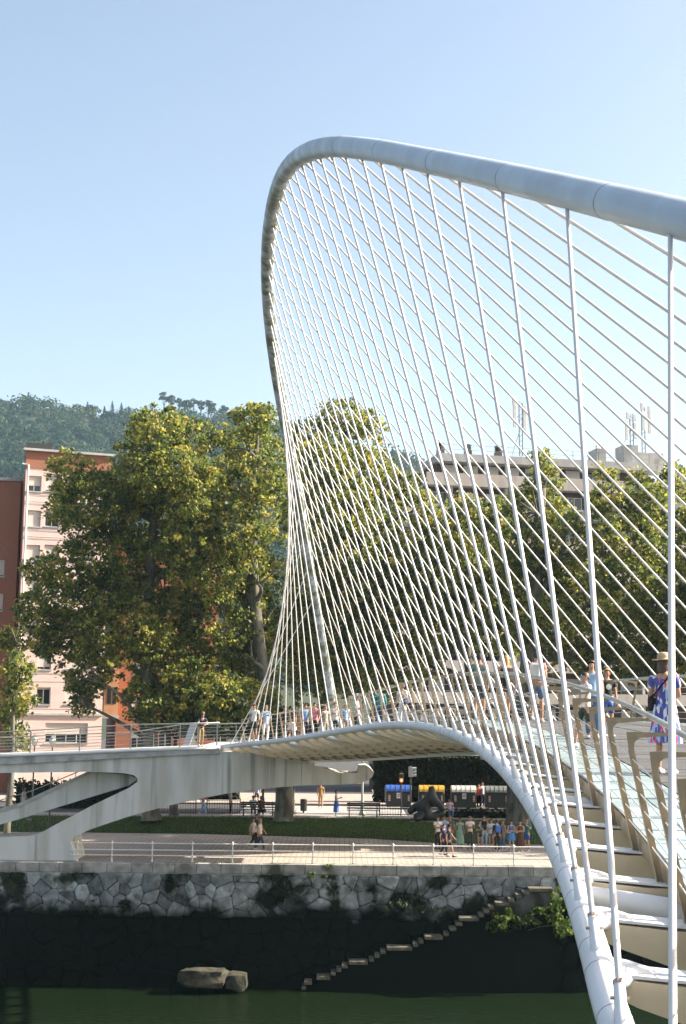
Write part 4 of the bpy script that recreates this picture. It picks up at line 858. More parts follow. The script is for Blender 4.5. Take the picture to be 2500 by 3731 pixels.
def joints(pose):
    j = dict(BASEJ)
    for s_, n in ((-1, 'l'), (1, 'r')):
        j['sh' + n] = (s_ * .18, .01, 1.415); j['el' + n] = (s_ * .235, .03, 1.14); j['wr' + n] = (s_ * .235, -.05, .91)
        j['hi' + n] = (s_ * .09, 0, .90); j['kn' + n] = (s_ * .10, -.015, .50); j['an' + n] = (s_ * .10, .025, .09)
    if pose == 'cross':
        j.update(ell=(-.23, -.02, 1.14), elr=(.23, -.02, 1.14), wrl=(.06, -.17, 1.17), wrr=(-.06, -.16, 1.12))
    if pose == 'phone':
        j.update(elr=(.22, -.02, 1.14), wrr=(.07, -.27, 1.25), ell=(-.22, -.01, 1.14), wrl=(-.05, -.24, 1.22))
    if pose == 'walk':
        j.update(knl=(-.09, -.17, .52), anl=(-.09, -.24, .10), knr=(.09, .06, .50), anr=(.09, .30, .16), ell=(-.24, .12, 1.16), wrl=(-.23, .10, .92), elr=(.24, -.08, 1.16), wrr=(.22, -.24, 1.00))
    if pose == 'lean':   # forearms on a rail in front
        for k_ in ('spi', 'che', 'top', 'neck', 'nk2', 'hd', 'ht', 'shl', 'shr'):
            p = j[k_]; t = max(0, p[2] - .95); j[k_] = (p[0], p[1] - t * .45, p[2] - t * .10)
        j.update(ell=(-.25, -.36, 1.12), elr=(.25, -.36, 1.12), wrl=(-.10, -.55, 1.10), wrr=(.10, -.55, 1.10), knr=(.10, .06, .50), anr=(.10, .14, .10))
    if pose == 'hip':
        j.update(ell=(-.36, .06, 1.18), wrl=(-.19, -.02, 1.0), knl=(-.12, -.03, .50), anl=(-.15, .0, .09))
    if pose == 'strap':
        j.update(elr=(.25, -.05, 1.16), wrr=(.14, -.17, 1.33), ell=(-.25, -.02, 1.13), wrl=(-.22, -.14, .93))
    if pose == 'sit':
        for k_ in list(j):
            if k_[:2] not in ('kn', 'an'): p = j[k_]; j[k_] = (p[0], p[1], p[2] - .42)
        j.update(knl=(-.11, -.42, .50), knr=(.11, -.42, .50), anl=(-.11, -.42, .09), anr=(.11, -.40, .09), wrl=(-.12, -.28, .60), wrr=(.12, -.28, .60), ell=(-.24, -.02, .74), elr=(.24, -.02, .74))
    return j
SKEL = ['pel', 'spi', 'che', 'top', 'neck', 'nk2', 'hd', 'ht']
LIB = {}
def body_mesh(pose):
    if ('b', pose) in LIB: return LIB['b', pose]
    j = joints(pose); V = []; E = []; Rr = []; ix = {}
    def add(n, p, r, par=None):
        ix[n] = len(V); V.append(p); Rr.append(r)
        if par is not None: E.append((ix[par], ix[n]))
    add('pel', j['pel'], (.145, .11)); add('spi', j['spi'], (.125, .095), 'pel'); add('che', j['che'], (.15, .11), 'spi'); add('top', j['top'], (.10, .075), 'che'); add('neck', j['neck'], .056, 'top'); add('nk2', j['nk2'], .052, 'neck')
    add('hd', j['hd'], (.075, .088), 'nk2'); add('ht', j['ht'], (.066, .075), 'hd')
    for n in 'lr':
        add('sh' + n, j['sh' + n], .056, 'top'); m = lerp(j['sh' + n], j['el' + n], .5); add('ua' + n, m, .047, 'sh' + n); add('el' + n, j['el' + n], .039, 'ua' + n); add('fa' + n, lerp(j['el' + n], j['wr' + n], .4), .038, 'el' + n); add('wr' + n, j['wr' + n], .027, 'fa' + n)
        d = Vector(j['wr' + n]) - Vector(j['el' + n]); d.normalize(); d = (d + Vector((0, -.15, -.25))).normalized(); sx = 1 if n == 'r' else -1
        pa = Vector(j['wr' + n]) + d * .07; add('pa' + n, pa, (.034, .018), 'wr' + n)
        lat = d.cross(Vector((sx, .2, .1))).normalized()
        for q, (o_, l_) in enumerate(((-.030, .070), (-.010, .085), (.011, .080), (.030, .062))):
            b_ = pa + lat * o_ + d * .03; add('f%d' % q + n, b_, .0095, 'pa' + n); m_ = b_ + d * l_ * .55; add('g%d' % q + n, m_, .0085, 'f%d' % q + n); add('t%d' % q + n, m_ + (d + Vector((-sx * .5, -.2, 0))).normalized() * l_ * .5, .007, 'g%d' % q + n)
        b_ = pa - d * .03 + lat * -.045; add('th' + n, b_, .011, 'pa' + n); add('tt' + n, b_ + (d * .8 - lat * .5).normalized() * .055, .009, 'th' + n)
        add('hi' + n, j['hi' + n], .085, 'pel'); add('ml' + n, lerp(j['hi' + n], j['kn' + n], .45), .076, 'hi' + n); add('kn' + n, j['kn' + n], .054, 'ml' + n); add('ca' + n, lerp(j['kn' + n], j['an' + n], .35), .054, 'kn' + n); add('an' + n, j['an' + n], .036, 'ca' + n)
        a = j['an' + n]; add('he' + n, (a[0], a[1] + .02, a[2] - .05), .036, 'an' + n); add('fo' + n, (a[0] * 1.1, a[1] - .10, a[2] - .055), (.042, .03), 'he' + n); add('to' + n, (a[0] * 1.15, a[1] - .18, a[2] - .06), (.036, .02), 'fo' + n)
    LIB['b', pose] = skin_mesh('body', V, E, Rr); return LIB['b', pose]
def top_mesh(pose, sl):
    if ('t', pose, sl) in LIB: return LIB['t', pose, sl]
    j = joints(pose); V = [lerp(j['pel'], j['spi'], -.25), j['pel'], j['spi'], j['che'], j['top'], lerp(j['top'], j['neck'], .5)]; Rr = [(.168, .128), (.165, .128), (.148, .116), (.17, .128), (.125, .09), (.075, .066)]; E = [(0, 1), (1, 2), (2, 3), (3, 4), (4, 5)]
    for n in 'lr':
        if sl == 0: V.append(lerp(j['top'], j['sh' + n], .8)); Rr.append(.062); E.append((4, len(V) - 1)); continue
        V.append(j['sh' + n]); Rr.append(.075); E.append((4, len(V) - 1)); V.append(lerp(j['sh' + n], j['el' + n], .6)); Rr.append(.068); E.append((len(V) - 2, len(V) - 1))
        if sl == 2:
            V.append(j['el' + n]); Rr.append(.056); E.append((len(V) - 2, len(V) - 1)); V.append(lerp(j['el' + n], j['wr' + n], .92)); Rr.append(.043); E.append((len(V) - 2, len(V) - 1))
    LIB['t', pose, sl] = skin_mesh('top', V, E, Rr, root=2); return LIB['t', pose, sl]
def leg_mesh(pose, kind):
    if ('l', pose, kind) in LIB: return LIB['l', pose, kind]
    j = joints(pose)
    if kind in ('skirt', 'dress', 'midi'):
        zt, zb = j['pel'][2] + .08, {'skirt': .62, 'dress': .45, 'midi': .28}[kind]; mb = MB(); prof = []; n = 18; vs_ = []
        for i in range(7):
            t = i / 6; z = zt + (zb - zt) * t; r = .15 + .075 * t ** .8
            for k_ in range(n):
                a = 2 * math.pi * k_ / n; w = 1 + .07 * t * math.sin(a * 6 + i); vs_.append((r * 1.12 * w * math.cos(a), r * .88 * w * math.sin(a), z))
        fs_ = [(i * n + k_, i * n + (k_ + 1) % n, (i + 1) * n + (k_ + 1) % n, (i + 1) * n + k_) for i in range(6) for k_ in range(n)]
        mb.quadmesh(vs_, fs_ + [tuple(range(n))]); me = mb.mesh('skirt', None, smooth=True); me.materials.append(None)
    else:
        V = [lerp(j['pel'], j['spi'], .3), j['pel']]; Rr = [(.155, .12), (.165, .128)]; E = [(0, 1)]; f = {'shorts': .86, 'mini': .45, 'trousers': 1.9}[kind]
        for n in 'lr':
            V.append(j['hi' + n]); Rr.append(.104); E.append((1, len(V) - 1)); V.append(lerp(j['hi' + n], j['kn' + n], min(f, .98) if f < 1 else .98)); Rr.append(.092 if f < 1 else .074); E.append((len(V) - 2, len(V) - 1))
            if f > 1:
                V.append(lerp(j['kn' + n], j['an' + n], .45)); Rr.append(.066); E.append((len(V) - 2, len(V) - 1)); V.append(lerp(j['kn' + n], j['an' + n], .98)); Rr.append(.056); E.append((len(V) - 2, len(V) - 1))
        me = skin_mesh('legwear', V, E, Rr, root=1)
    LIB['l', pose, kind] = me; return me
def hair_mesh(pose, kind):
    if ('h', pose, kind) in LIB: return LIB['h', pose, kind]
    j = joints(pose); c = Vector(j['hd']) + Vector((0, .012, .035)); mb = MB(); n = 14; vs_ = []; rows = 7; lng = {'short': .06, 'bob': .15, 'long': .34, 'bald': -.05}[kind]
    for i in range(rows + 1):
        t = i / rows
        for k_ in range(n):
            a = 2 * math.pi * k_ / n; back = .5 + .5 * math.sin(a)      # +y is the back of the head
            th = t * (math.pi * .30 + math.pi * .24 * back); r = 1.0 + .06 * math.sin(a * 5 + i * 2)
            x = .095 * r * math.sin(th) * math.cos(a); y = .108 * r * math.sin(th) * math.sin(a); z = .105 * math.cos(th)
            if t > .7 and back > .45: z -= lng * (t - .7) / .3 * back; x *= 1.0 + .1 * (t - .7)
            vs_.append((c.x + x, c.y + y, c.z + z))
    fs_ = [(i * n + k_, i * n + (k_ + 1) % n, (i + 1) * n + (k_ + 1) % n, (i + 1) * n + k_) for i in range(rows) for k_ in range(n)]
    mb.quadmesh(vs_, fs_); me = mb.mesh('hair', None, smooth=True); me.materials.append(None); LIB['h', pose, kind] = me; return me
def face_mesh(pose):
    if ('f', pose) in LIB: return LIB['f', pose]
    j = joints(pose); c = Vector(j['hd']); y = c.y - .082; a = MB(); 
    for sx in (-.03, .03): a.box((c.x + sx, y, c.z + .02), (.022, .012, .011))
    a.box((c.x, y + .004, c.z - .05), (.038, .012, .009)); m1 = a.mesh('eyes_and_mouth', None); m1.materials.append(None)
    b = MB(); b.quadmesh([(c.x, y + .01, c.z + .022), (c.x - .014, y + .006, c.z - .018), (c.x + .014, y + .006, c.z - .018), (c.x, y - .022, c.z - .014)], [(0, 1, 3), (0, 3, 2), (1, 2, 3), (0, 2, 1)])
    for sx in (-1, 1): b.box((c.x + sx * .082, c.y + .005, c.z + .005), (.018, .035, .055))
    m2 = b.mesh('nose_and_ears', None); m2.materials.append(None)
    LIB['f', pose] = (m1, m2); return LIB['f', pose]
def cmat(c, key='cloth'):
    k = '%s_%.2f_%.2f_%.2f' % (key, *c)
    return mat(k, c, tuple(x * .78 for x in c), rough=.85 if key != 'hair' else .5, scale=9, lo=.35, hi=.7)
SKINS = [(.46, .27, .18), (.40, .22, .14), (.52, .32, .22)]; SHOE = mat('shoe', (.5, .5, .48), rough=.6); DARK = (.012, .012, .014)
def slot(o, m):
    o.material_slots[0].link = 'OBJECT'; o.material_slots[0].material = m
def person(loc, rz, h, pose, top, sleeve, legs, legkind, hair, hairk, lab, group=None, hat=None, bag=None, skin=0, print_=None):
    root = empty('person', tuple(loc), rz, label=lab, category='person', group=group); s_ = h / 1.77; root.scale = (s_, s_, s_)
    sk = cmat(SKINS[skin], 'skin'); b = obj('body', body_mesh(pose), root); slot(b, sk)
    e, ns = face_mesh(pose); o = obj('eyes_and_mouth', e, b); slot(o, cmat((.05, .025, .02), 'face')); o = obj('nose_and_ears', ns, b); slot(o, sk)
    if top is not None: o = obj('top', top_mesh(pose, sleeve), root); slot(o, top if not isinstance(top, tuple) else cmat(top))
    if legs is not None: o = obj('dress_skirt' if legkind in ('dress', 'midi', 'skirt') else 'legwear', leg_mesh(pose, legkind), root); slot(o, legs if not isinstance(legs, tuple) else cmat(legs))
    if hairk: o = obj('hair', hair_mesh(pose, hairk), root); slot(o, cmat(hair, 'hair'))
    j = joints(pose); hd = Vector(j['hd'])
    if hat:
        mb = MB(); c = hd + Vector((0, .008, .075)); br = .17 if hat[1] == 'brim' else .098
        mb.lathe(c, [(br, 0), (br, .012), (.098, .02), (.10, .05), (.085, .10), (.05, .12), (.005, .125)], n=16); o = mb.build('hat', cmat(hat[0]), root, smooth=True)
        if hat[1] == 'cap': mb = MB(); mb.box(c + Vector((0, -.12, .01)), (.13, .12, .012)); mb.build('peak', cmat(hat[0]), o)
    for n in 'lr':
        a = j['an' + n]; mb = MB(); mb.quadmesh(*shoe_geo(a)); mb.build('shoe', SHOE if skin != 1 else cmat((.06, .05, .05), 'shoe'), root, smooth=True)
    if bag:
        if bag[1] == 'backpack':
            mb = MB(); c = Vector(j['che']) + Vector((0, .19, -.04)); mb.box(c, (.28, .15, .40)); o = mb.build('backpack', cmat(bag[0], 'bag'), root, bevel=.05)
            for sx in (-.1, .1): mb = MB(); mb.tube([c + Vector((sx, -.06, .18)), c + Vector((sx, -.21, .22)), c + Vector((sx, -.335, .05)), c + Vector((sx * 1.2, -.25, -.15))], .017, n=6); mb.build('strap', cmat(bag[0], 'bag'), o)
        else:
            mb = MB(); c = Vector(j['pel']) + Vector((.19, -.02, .08)); mb.box(c, (.09, .26, .22)); o = mb.build('shoulder_bag', cmat(bag[0], 'bag'), root, bevel=.03)
            mb = MB(); mb.tube([c + Vector((0, 0, .1)), Vector((.05, -.16, 1.25)), Vector((-.11, -.06, 1.46)), Vector((-.1, .08, 1.44)), Vector((.08, .16, 1.2)), c + Vector((0, .08, .1))], .014, n=6); mb.build('strap', cmat(bag[0], 'bag'), o)
    if print_:
        mb = MB(); c = Vector(j['che']); mb.lathe((0, 0, 0), [(.075, 0), (.075, .012), (.01, .014)], n=12); o = mb.build('shirt_print', cmat(print_), root); o.location = c + Vector((0, -.122, -.03)); o.rotation_euler = (R(90), 0, 0)
    return root
def shoe_geo(a):
    x, y, z = a; vs_ = []
    for (yy, w, hh) in ((.075, .035, .075), (.02, .042, .085), (-.08, .048, .06), (-.17, .045, .045), (-.215, .028, .025)):
        vs_ += [(x - w, y + yy, z - .088), (x + w, y + yy, z - .088), (x + w * .8, y + yy, z - .088 + hh), (x - w * .8, y + yy, z - .088 + hh)]
    fs_ = [(i * 4 + k_, i * 4 + (k_ + 1) % 4, i * 4 + 4 + (k_ + 1) % 4, i * 4 + 4 + k_) for i in range(4) for k_ in range(4)] + [(3, 2, 1, 0), (16, 17, 18, 19)]
    return vs_, fs_
_ks = np.linspace(-2, 39, 400); _ky = np.array([(pipe(k) + side(k) * WID / 2).y for k in _ks])
def ondeck(px, Y):
    X = xof(px, Y); best = min(_ks, key=lambda k: abs((Vector((X, Y, 0)) - Vector(pipe(k)[:2]).to_3d()).dot(head(k))))
    return Vector((X, Y, pipe(best).z + DECK + .003))
def landing(px, Y): return Vector((xof(px, Y), Y, ZL - .02))
def on0(px, py): p = onz(px, py, 0.0); p.z = .0; return p
def onst(px, Y): return Vector((xof(px, Y), Y, ZS + .05))
BLONDE = (.42, .24, .09); BROWN = (.06, .03, .015); BLACK = (.012, .010, .009); GREYH = (.35, .33, .30)
NAVY = (.02, .03, .08); WHITEC = (.74, .73, .70); DENIM = (.10, .17, .30); KHAKI = (.36, .27, .15); DKG = (.03, .055, .045); TEAL = (.03, .20, .20); BLUE = (.05, .13, .42); LBLUE = (.30, .45, .66); PINKC = (.62, .22, .24); GREYC_ = (.22, .22, .22); BROWNC = (.12, .06, .03)
def dress_mat():
    m = mat('patterned_dress', (.5, .5, .5), rough=.8); n = m.node_tree; b = n.nodes['Principled BSDF']; tc = n.nodes.new('ShaderNodeTexCoord'); mp = n.nodes.new('ShaderNodeMapping'); mp.inputs['Scale'].default_value = (26, 26, 9); link_(n, tc.outputs['Object'], mp.inputs[0])
    v = n.nodes.new('ShaderNodeTexVoronoi'); v.inputs['Scale'].default_value = 1; link_(n, mp.outputs[0], v.inputs['Vector']); sp = n.nodes.new('ShaderNodeSeparateColor'); link_(n, v.outputs['Color'], sp.inputs[0]); cr = n.nodes.new('ShaderNodeValToRGB'); cr.color_ramp.interpolation = 'CONSTANT'
    for i, (p_, c_) in enumerate(((0, (.05, .07, .28)), (.3, (.30, .42, .68)), (.52, (.62, .62, .66)), (.70, (.60, .07, .10)), (.84, (.09, .09, .30)))):
        e = cr.color_ramp.elements[i] if i < 2 else cr.color_ramp.elements.new(p_); e.position = p_; e.color = (*c_, 1)
    link_(n, sp.outputs[0], cr.inputs[0]); link_(n, cr.outputs[0], b.inputs['Base Color']); return m
DRESS = dress_mat(); GRP = 'people on the bridge'
P_ = person
P_(landing(732, 69.35), R(20), 1.74, 'lean', NAVY, 1, KHAKI, 'trousers', BROWN, 'short', 'person in navy shirt and khaki trousers leaning on the ramp railing', GRP, hat=((.20, .14, .08), 'cap'))
P_(ondeck(925, 66.4), R(-10), 1.78, 'stand', WHITEC, 1, DKG, 'shorts', BROWN, 'short', 'person in white T-shirt and dark green shorts at the far tube end', GRP)
P_(ondeck(968, 66.9), R(15), 1.74, 'hip', LBLUE, 2, WHITEC, 'trousers', GREYH, 'short', 'person in denim blue shirt and white trousers near the far tube end', GRP)
P_(ondeck(1036, 67.2), R(40), 1.72, 'stand', DARK, 2, DARK, 'trousers', BROWN, 'short', 'person all in black standing behind the far balustrade', GRP)
P_(ondeck(1064, 68.2), R(160), 1.66, 'walk', (.10, .06, .05), 1, WHITEC, 'skirt', BROWN, 'long', 'person in dark top and white skirt on the far deck', GRP)
P_(ondeck(1090, 68.4), R(-30), 1.70, 'stand', (.30, .19, .11), 2, (.28, .18, .10), 'midi', BROWN, 'bob', 'person in long brown dress on the far deck', GRP)
P_(ondeck(1112, 66.6), R(10), 1.78, 'walk', (.22, .34, .55), 2, DARK, 'trousers', BROWN, 'short', 'person in light blue shirt and black trousers walking on the far deck', GRP)
P_(ondeck(1146, 66.0), R(-5), 1.82, 'walk', PINKC, 2, DARK, 'trousers', BROWN, 'short', 'person in pink shirt and black trousers walking on the far deck', GRP)
P_(ondeck(1185, 66.2), R(30), 1.68, 'stand', (.34, .32, .27), 1, (.33, .31, .25), 'trousers', GREYH, 'short', 'person in speckled beige clothes left of the far arch foot', GRP)
P_(ondeck(1221, 65.0), R(0), 1.78, 'phone', WHITEC, 1, NAVY, 'shorts', BLACK, 'short', 'person in white T-shirt and navy shorts holding a phone by the arch foot', GRP)
P_(ondeck(1258, 64.0), R(200), 1.66, 'stand', LBLUE, 1, DENIM, 'mini', BLONDE, 'long', 'person with long blonde hair in pale blue top right of the arch foot', GRP)
P_(ondeck(1300, 59.5), R(60), 1.78, 'phone', (.40, .44, .46), 1, DARK, 'trousers', BLACK, 'short', 'person in pale cap and black trousers on the rising deck', GRP, hat=((.45, .48, .55), 'cap'))
P_(ondeck(1382, 54.5), R(190), 1.80, 'stand', TEAL, 2, (.04, .07, .14), 'trousers', BROWN, 'short', 'person in teal shirt and dark jeans on the deck', GRP)
P_(ondeck(1466, 51.0), R(-40), 1.68, 'strap', WHITEC, 1, (.62, .60, .62), 'trousers', BLACK, 'bob', 'person in white with a dark blue bag at the deck crest', GRP, bag=(NAVY, 'shoulder'))
P_(ondeck(1748, 36.5), R(170), 1.80, 'walk', (.16, .20, .17), 1, (.05, .05, .06), 'shorts', BLACK, 'short', 'person in grey green T-shirt walking away past the crest', GRP, skin=1)
P_(ondeck(1846, 35.0), R(185), 1.70, 'walk', DARK, 0, (.07, .05, .04), 'mini', BLONDE, 'bob', 'person with blonde hair and black vest walking away', GRP)
P_(ondeck(1958, 34.5), R(165), 1.80, 'walk', PINKC, 1, DENIM, 'shorts', BLACK, 'short', 'person in salmon T-shirt and denim shorts with a pale backpack', GRP, bag=((.62, .60, .56), 'backpack'))
P_(ondeck(2136, 24.6), R(-75), 1.36, 'walk', WHITEC, 1, DKG, 'shorts', BROWN, 'short', 'child in white T-shirt and dark green shorts walking left', GRP)
P_(ondeck(2160, 27.0), R(-10), 1.55, 'stand', LBLUE, 1, DENIM, 'trousers', BROWN, 'bob', 'person in pale blue top partly hidden behind the thick hanger', GRP)
P_(ondeck(2216, 27.6), R(10), 1.38, 'stand', DARK, 1, BLUE, 'shorts', BLONDE, 'bob', 'blond child in black T-shirt with pale print and blue shorts', GRP, print_=(.50, .58, .52))
P_(ondeck(2425, 20.3), R(150), 1.74, 'phone', DRESS, 1, DRESS, 'dress', BROWN, 'bob', 'person in red and blue patterned dress and straw hat at the right edge', GRP, hat=((.50, .38, .24), 'brim'), bag=(DARK, 'shoulder'))
G2 = 'people on the promenade'
P_(on0(922, 3094), R(70), 1.70, 'walk', (.50, .44, .42), 1, DARK, 'trousers', BROWN, 'bob', 'person in pale top carrying a white bag walking on the promenade', G2, bag=(WHITEC, 'shoulder'))
P_(on0(947, 3102), R(85), 1.76, 'walk', (.62, .60, .52), 1, (.04, .06, .12), 'trousers', GREYH, 'short', 'white haired person in cream shirt and dark jeans walking on the promenade', G2)
P_(on0(935, 3078), R(70), 1.74, 'stand', (.05, .05, .05), 2, DARK, 'trousers', BROWN, 'short', 'person in black just behind the walking pair', G2)
grp = [(1596, 3094, 20, 1.80, 'cross', WHITEC, 1, DARK, 'trousers', BLACK, 'short', 'person in white T-shirt and black trousers at the left of the waiting group', ((.03, .03, .03), 'shoulder')),
       (1619, 3086, 0, 1.74, 'stand', LBLUE, 2, NAVY, 'trousers', BROWN, 'short', 'person in light blue shirt half hidden at the left of the group', None),
       (1640, 3084, -20, 1.72, 'stand', (.16, .14, .13), 1, GREYC_, 'trousers', BLONDE, 'bob', 'blonde person in dark top behind the two walkers', None),
       (1618, 3120, 60, 1.66, 'walk', NAVY, 1, DARK, 'trousers', BLACK, 'short', 'young person in navy walking past in front of the group', None),
       (1638, 3122, 70, 1.64, 'walk', DARK, 1, DARK, 'shorts', BLACK, 'short', 'young person in black with a cap walking past the group', None),
       (1676, 3090, 10, 1.68, 'stand', (.24, .42, .32), 1, (.24, .42, .32), 'midi', BROWN, 'bob', 'person in long mint green dress with a grey bag', (GREYC_, 'shoulder')),
       (1713, 3093, 0, 1.80, 'cross', (.74, .68, .66), 1, (.05, .06, .06), 'trousers', (.30, .20, .14), 'bald', 'person in white polo with crossed arms in the middle of the group', None),
       (1749, 3097, 25, 1.62, 'phone', (.05, .08, .07), 1, DARK, 'mini', BLACK, 'bob', 'short person in dark clothes with a pale bag in the group', (WHITEC, 'shoulder')),
       (1765, 3085, -10, 1.74, 'stand', DARK, 0, LBLUE, 'trousers', BROWN, 'bob', 'person in black vest and pale jeans standing behind', None),
       (1791, 3098, 0, 1.72, 'phone', (.52, .62, .68), 1, BLUE, 'mini', BROWN, 'bob', 'person in pale T-shirt and bright blue shorts', None),
       (1812, 3104, 190, 1.74, 'stand', DARK, 2, DARK, 'trousers', BLACK, 'short', 'person in black seen from behind with a blue collar bag', (BLUE, 'backpack')),
       (1833, 3100, -60, 1.68, 'hip', (.24, .20, .24), 0, DENIM, 'trousers', BROWN, 'long', 'person in mauve vest and jeans turned aside', None),
       (1864, 3102, 10, 1.68, 'cross', BLUE, 0, (.06, .20, .48), 'skirt', BLACK, 'bob', 'person in blue vest and blue skirt near the tube', None),
       (1897, 3102, -20, 1.66, 'cross', BROWNC, 0, (.09, .04, .025), 'midi', BROWN, 'long', 'person in dark brown dress near the tube', None),
       (1921, 3100, -30, 1.78, 'strap', TEAL, 1, BLUE, 'shorts', BROWN, 'short', 'person in teal T-shirt and blue shorts next to the tube', None)]
for (px, py, rz, h, po, tp, sl_, lg, lk, hc, hk, lb, bg_) in grp: P_(on0(px, py), R(rz), h, po, tp, sl_, lg, lk, hc, hk, lb, G2, bag=bg_, skin=random.randrange(3), hat=(DARK, 'cap') if 'a cap walking' in lb else None)
G3 = 'people on the street level path'
P_(onst(746, 88.2), R(80), 1.72, 'walk', (.42, .22, .18), 1, LBLUE, 'trousers', BROWN, 'short', 'person in red top and pale jeans walking left of the benches', G3)
P_(onst(845, 88.0), R(90), 1.76, 'phone', (.30, .30, .30), 1, DARK, 'trousers', BLACK, 'short', 'person in grey T-shirt standing left of the dark bench', G3)
P_(onst(940, 97.0), R(0), 1.78, 'walk', LBLUE, 1, (.03, .03, .04), 'shorts', BROWN, 'short', 'person in pale blue shirt crossing beyond the dark bench', G3)
P_(onst(1171, 96.0), R(0), 1.74, 'stand', (.36, .20, .06), 1, (.52, .28, .12), 'trousers', BROWN, 'short', 'person in orange and brown clothes standing on the crossing', G3)
P_(onst(1228, 88.6), R(85), 1.66, 'phone', (.52, .55, .62), 1, (.06, .13, .38), 'midi', BLACK, 'bob', 'person in white top and long blue skirt left of the right bench', G3)
P_(onst(1638, 87.6), R(10), 1.68, 'sit', (.68, .50, .56), 1, DENIM, 'trousers', BLACK, 'bob', 'person in pale pink top seated by the low hedge', G3)
P_(onst(1744, 97.5), R(0), 1.70, 'stand', (.55, .12, .07), 1, DARK, 'trousers', BROWN, 'bob', 'person in red between the grey lidded containers', G3)
P_(onst(1757, 98.2), R(20), 1.80, 'stand', (.50, .55, .62), 1, NAVY, 'trousers', BROWN, 'short', 'person in pale shirt between the grey lidded containers', G3)
P_(onst(927, 87.9), R(180), 1.72, 'sit', WHITEC, 1, DARK, 'trousers', BLACK, 'short', 'dark haired person seated at the left of the dark bench', G3)
P_(onst(956, 87.9), R(180), 1.70, 'sit', (.2, .1, .1), 1, DARK, 'trousers', BLACK, 'bob', 'person in dark top seated at the right of the dark bench', G3)
P_(at(84, 2988, 71.2), R(95), 1.74, 'walk', WHITEC, 1, LBLUE, 'trousers', BLACK, 'bob', 'person in white shirt walking down the stair at the left edge', 'people on the stair')

# ------------------------------------------------------------------ street furniture
def bench(px, Y, w, lab, rz=0):
    b = empty('park_bench', (xof(px, Y), Y, ZS + .05), rz, label=lab, category='bench', group='dark park benches')
    for i in range(4): mb = MB(); mb.box2((-w / 2, -.05 + i * .12, .42), (w / 2, .05 + i * .12, .455)); mb.build('seat_slat', DARKM, b)
    for i in range(3): mb = MB(); mb.box2((-w / 2, -.14 - i * .03, .55 + i * .14), (w / 2, -.11 - i * .03, .65 + i * .14)); mb.build('back_slat', DARKM, b)
    for sx in (-w / 2 + .15, 0, w / 2 - .15):
        mb = MB(); mb.box2((sx - .03, -.06, 0), (sx + .03, -.01, .42)); mb.box2((sx - .03, .34, 0), (sx + .03, .39, .42)); mb.box2((sx - .025, -.06, .385), (sx + .025, .39, .418)); mb.prism([(sx - .025, -.07, .4), (sx - .025, -.03, .4), (sx - .025, -.15, .96), (sx - .025, -.185, .96)], (.05, 0, 0)); mb.build('leg_frame', DARKM, b)
    return b
bench(945, 87.6, 2.15, 'dark slatted bench left of the thick plane trunk with two people seated')
bench(1325, 87.6, 2.05, 'dark slatted bench right of the person in the blue skirt')
LIDS = {'blue': (.03, .10, .40), 'yellow': (.50, .30, .03), 'grey': (.50, .50, .46), 'dark': (.16, .17, .16)}
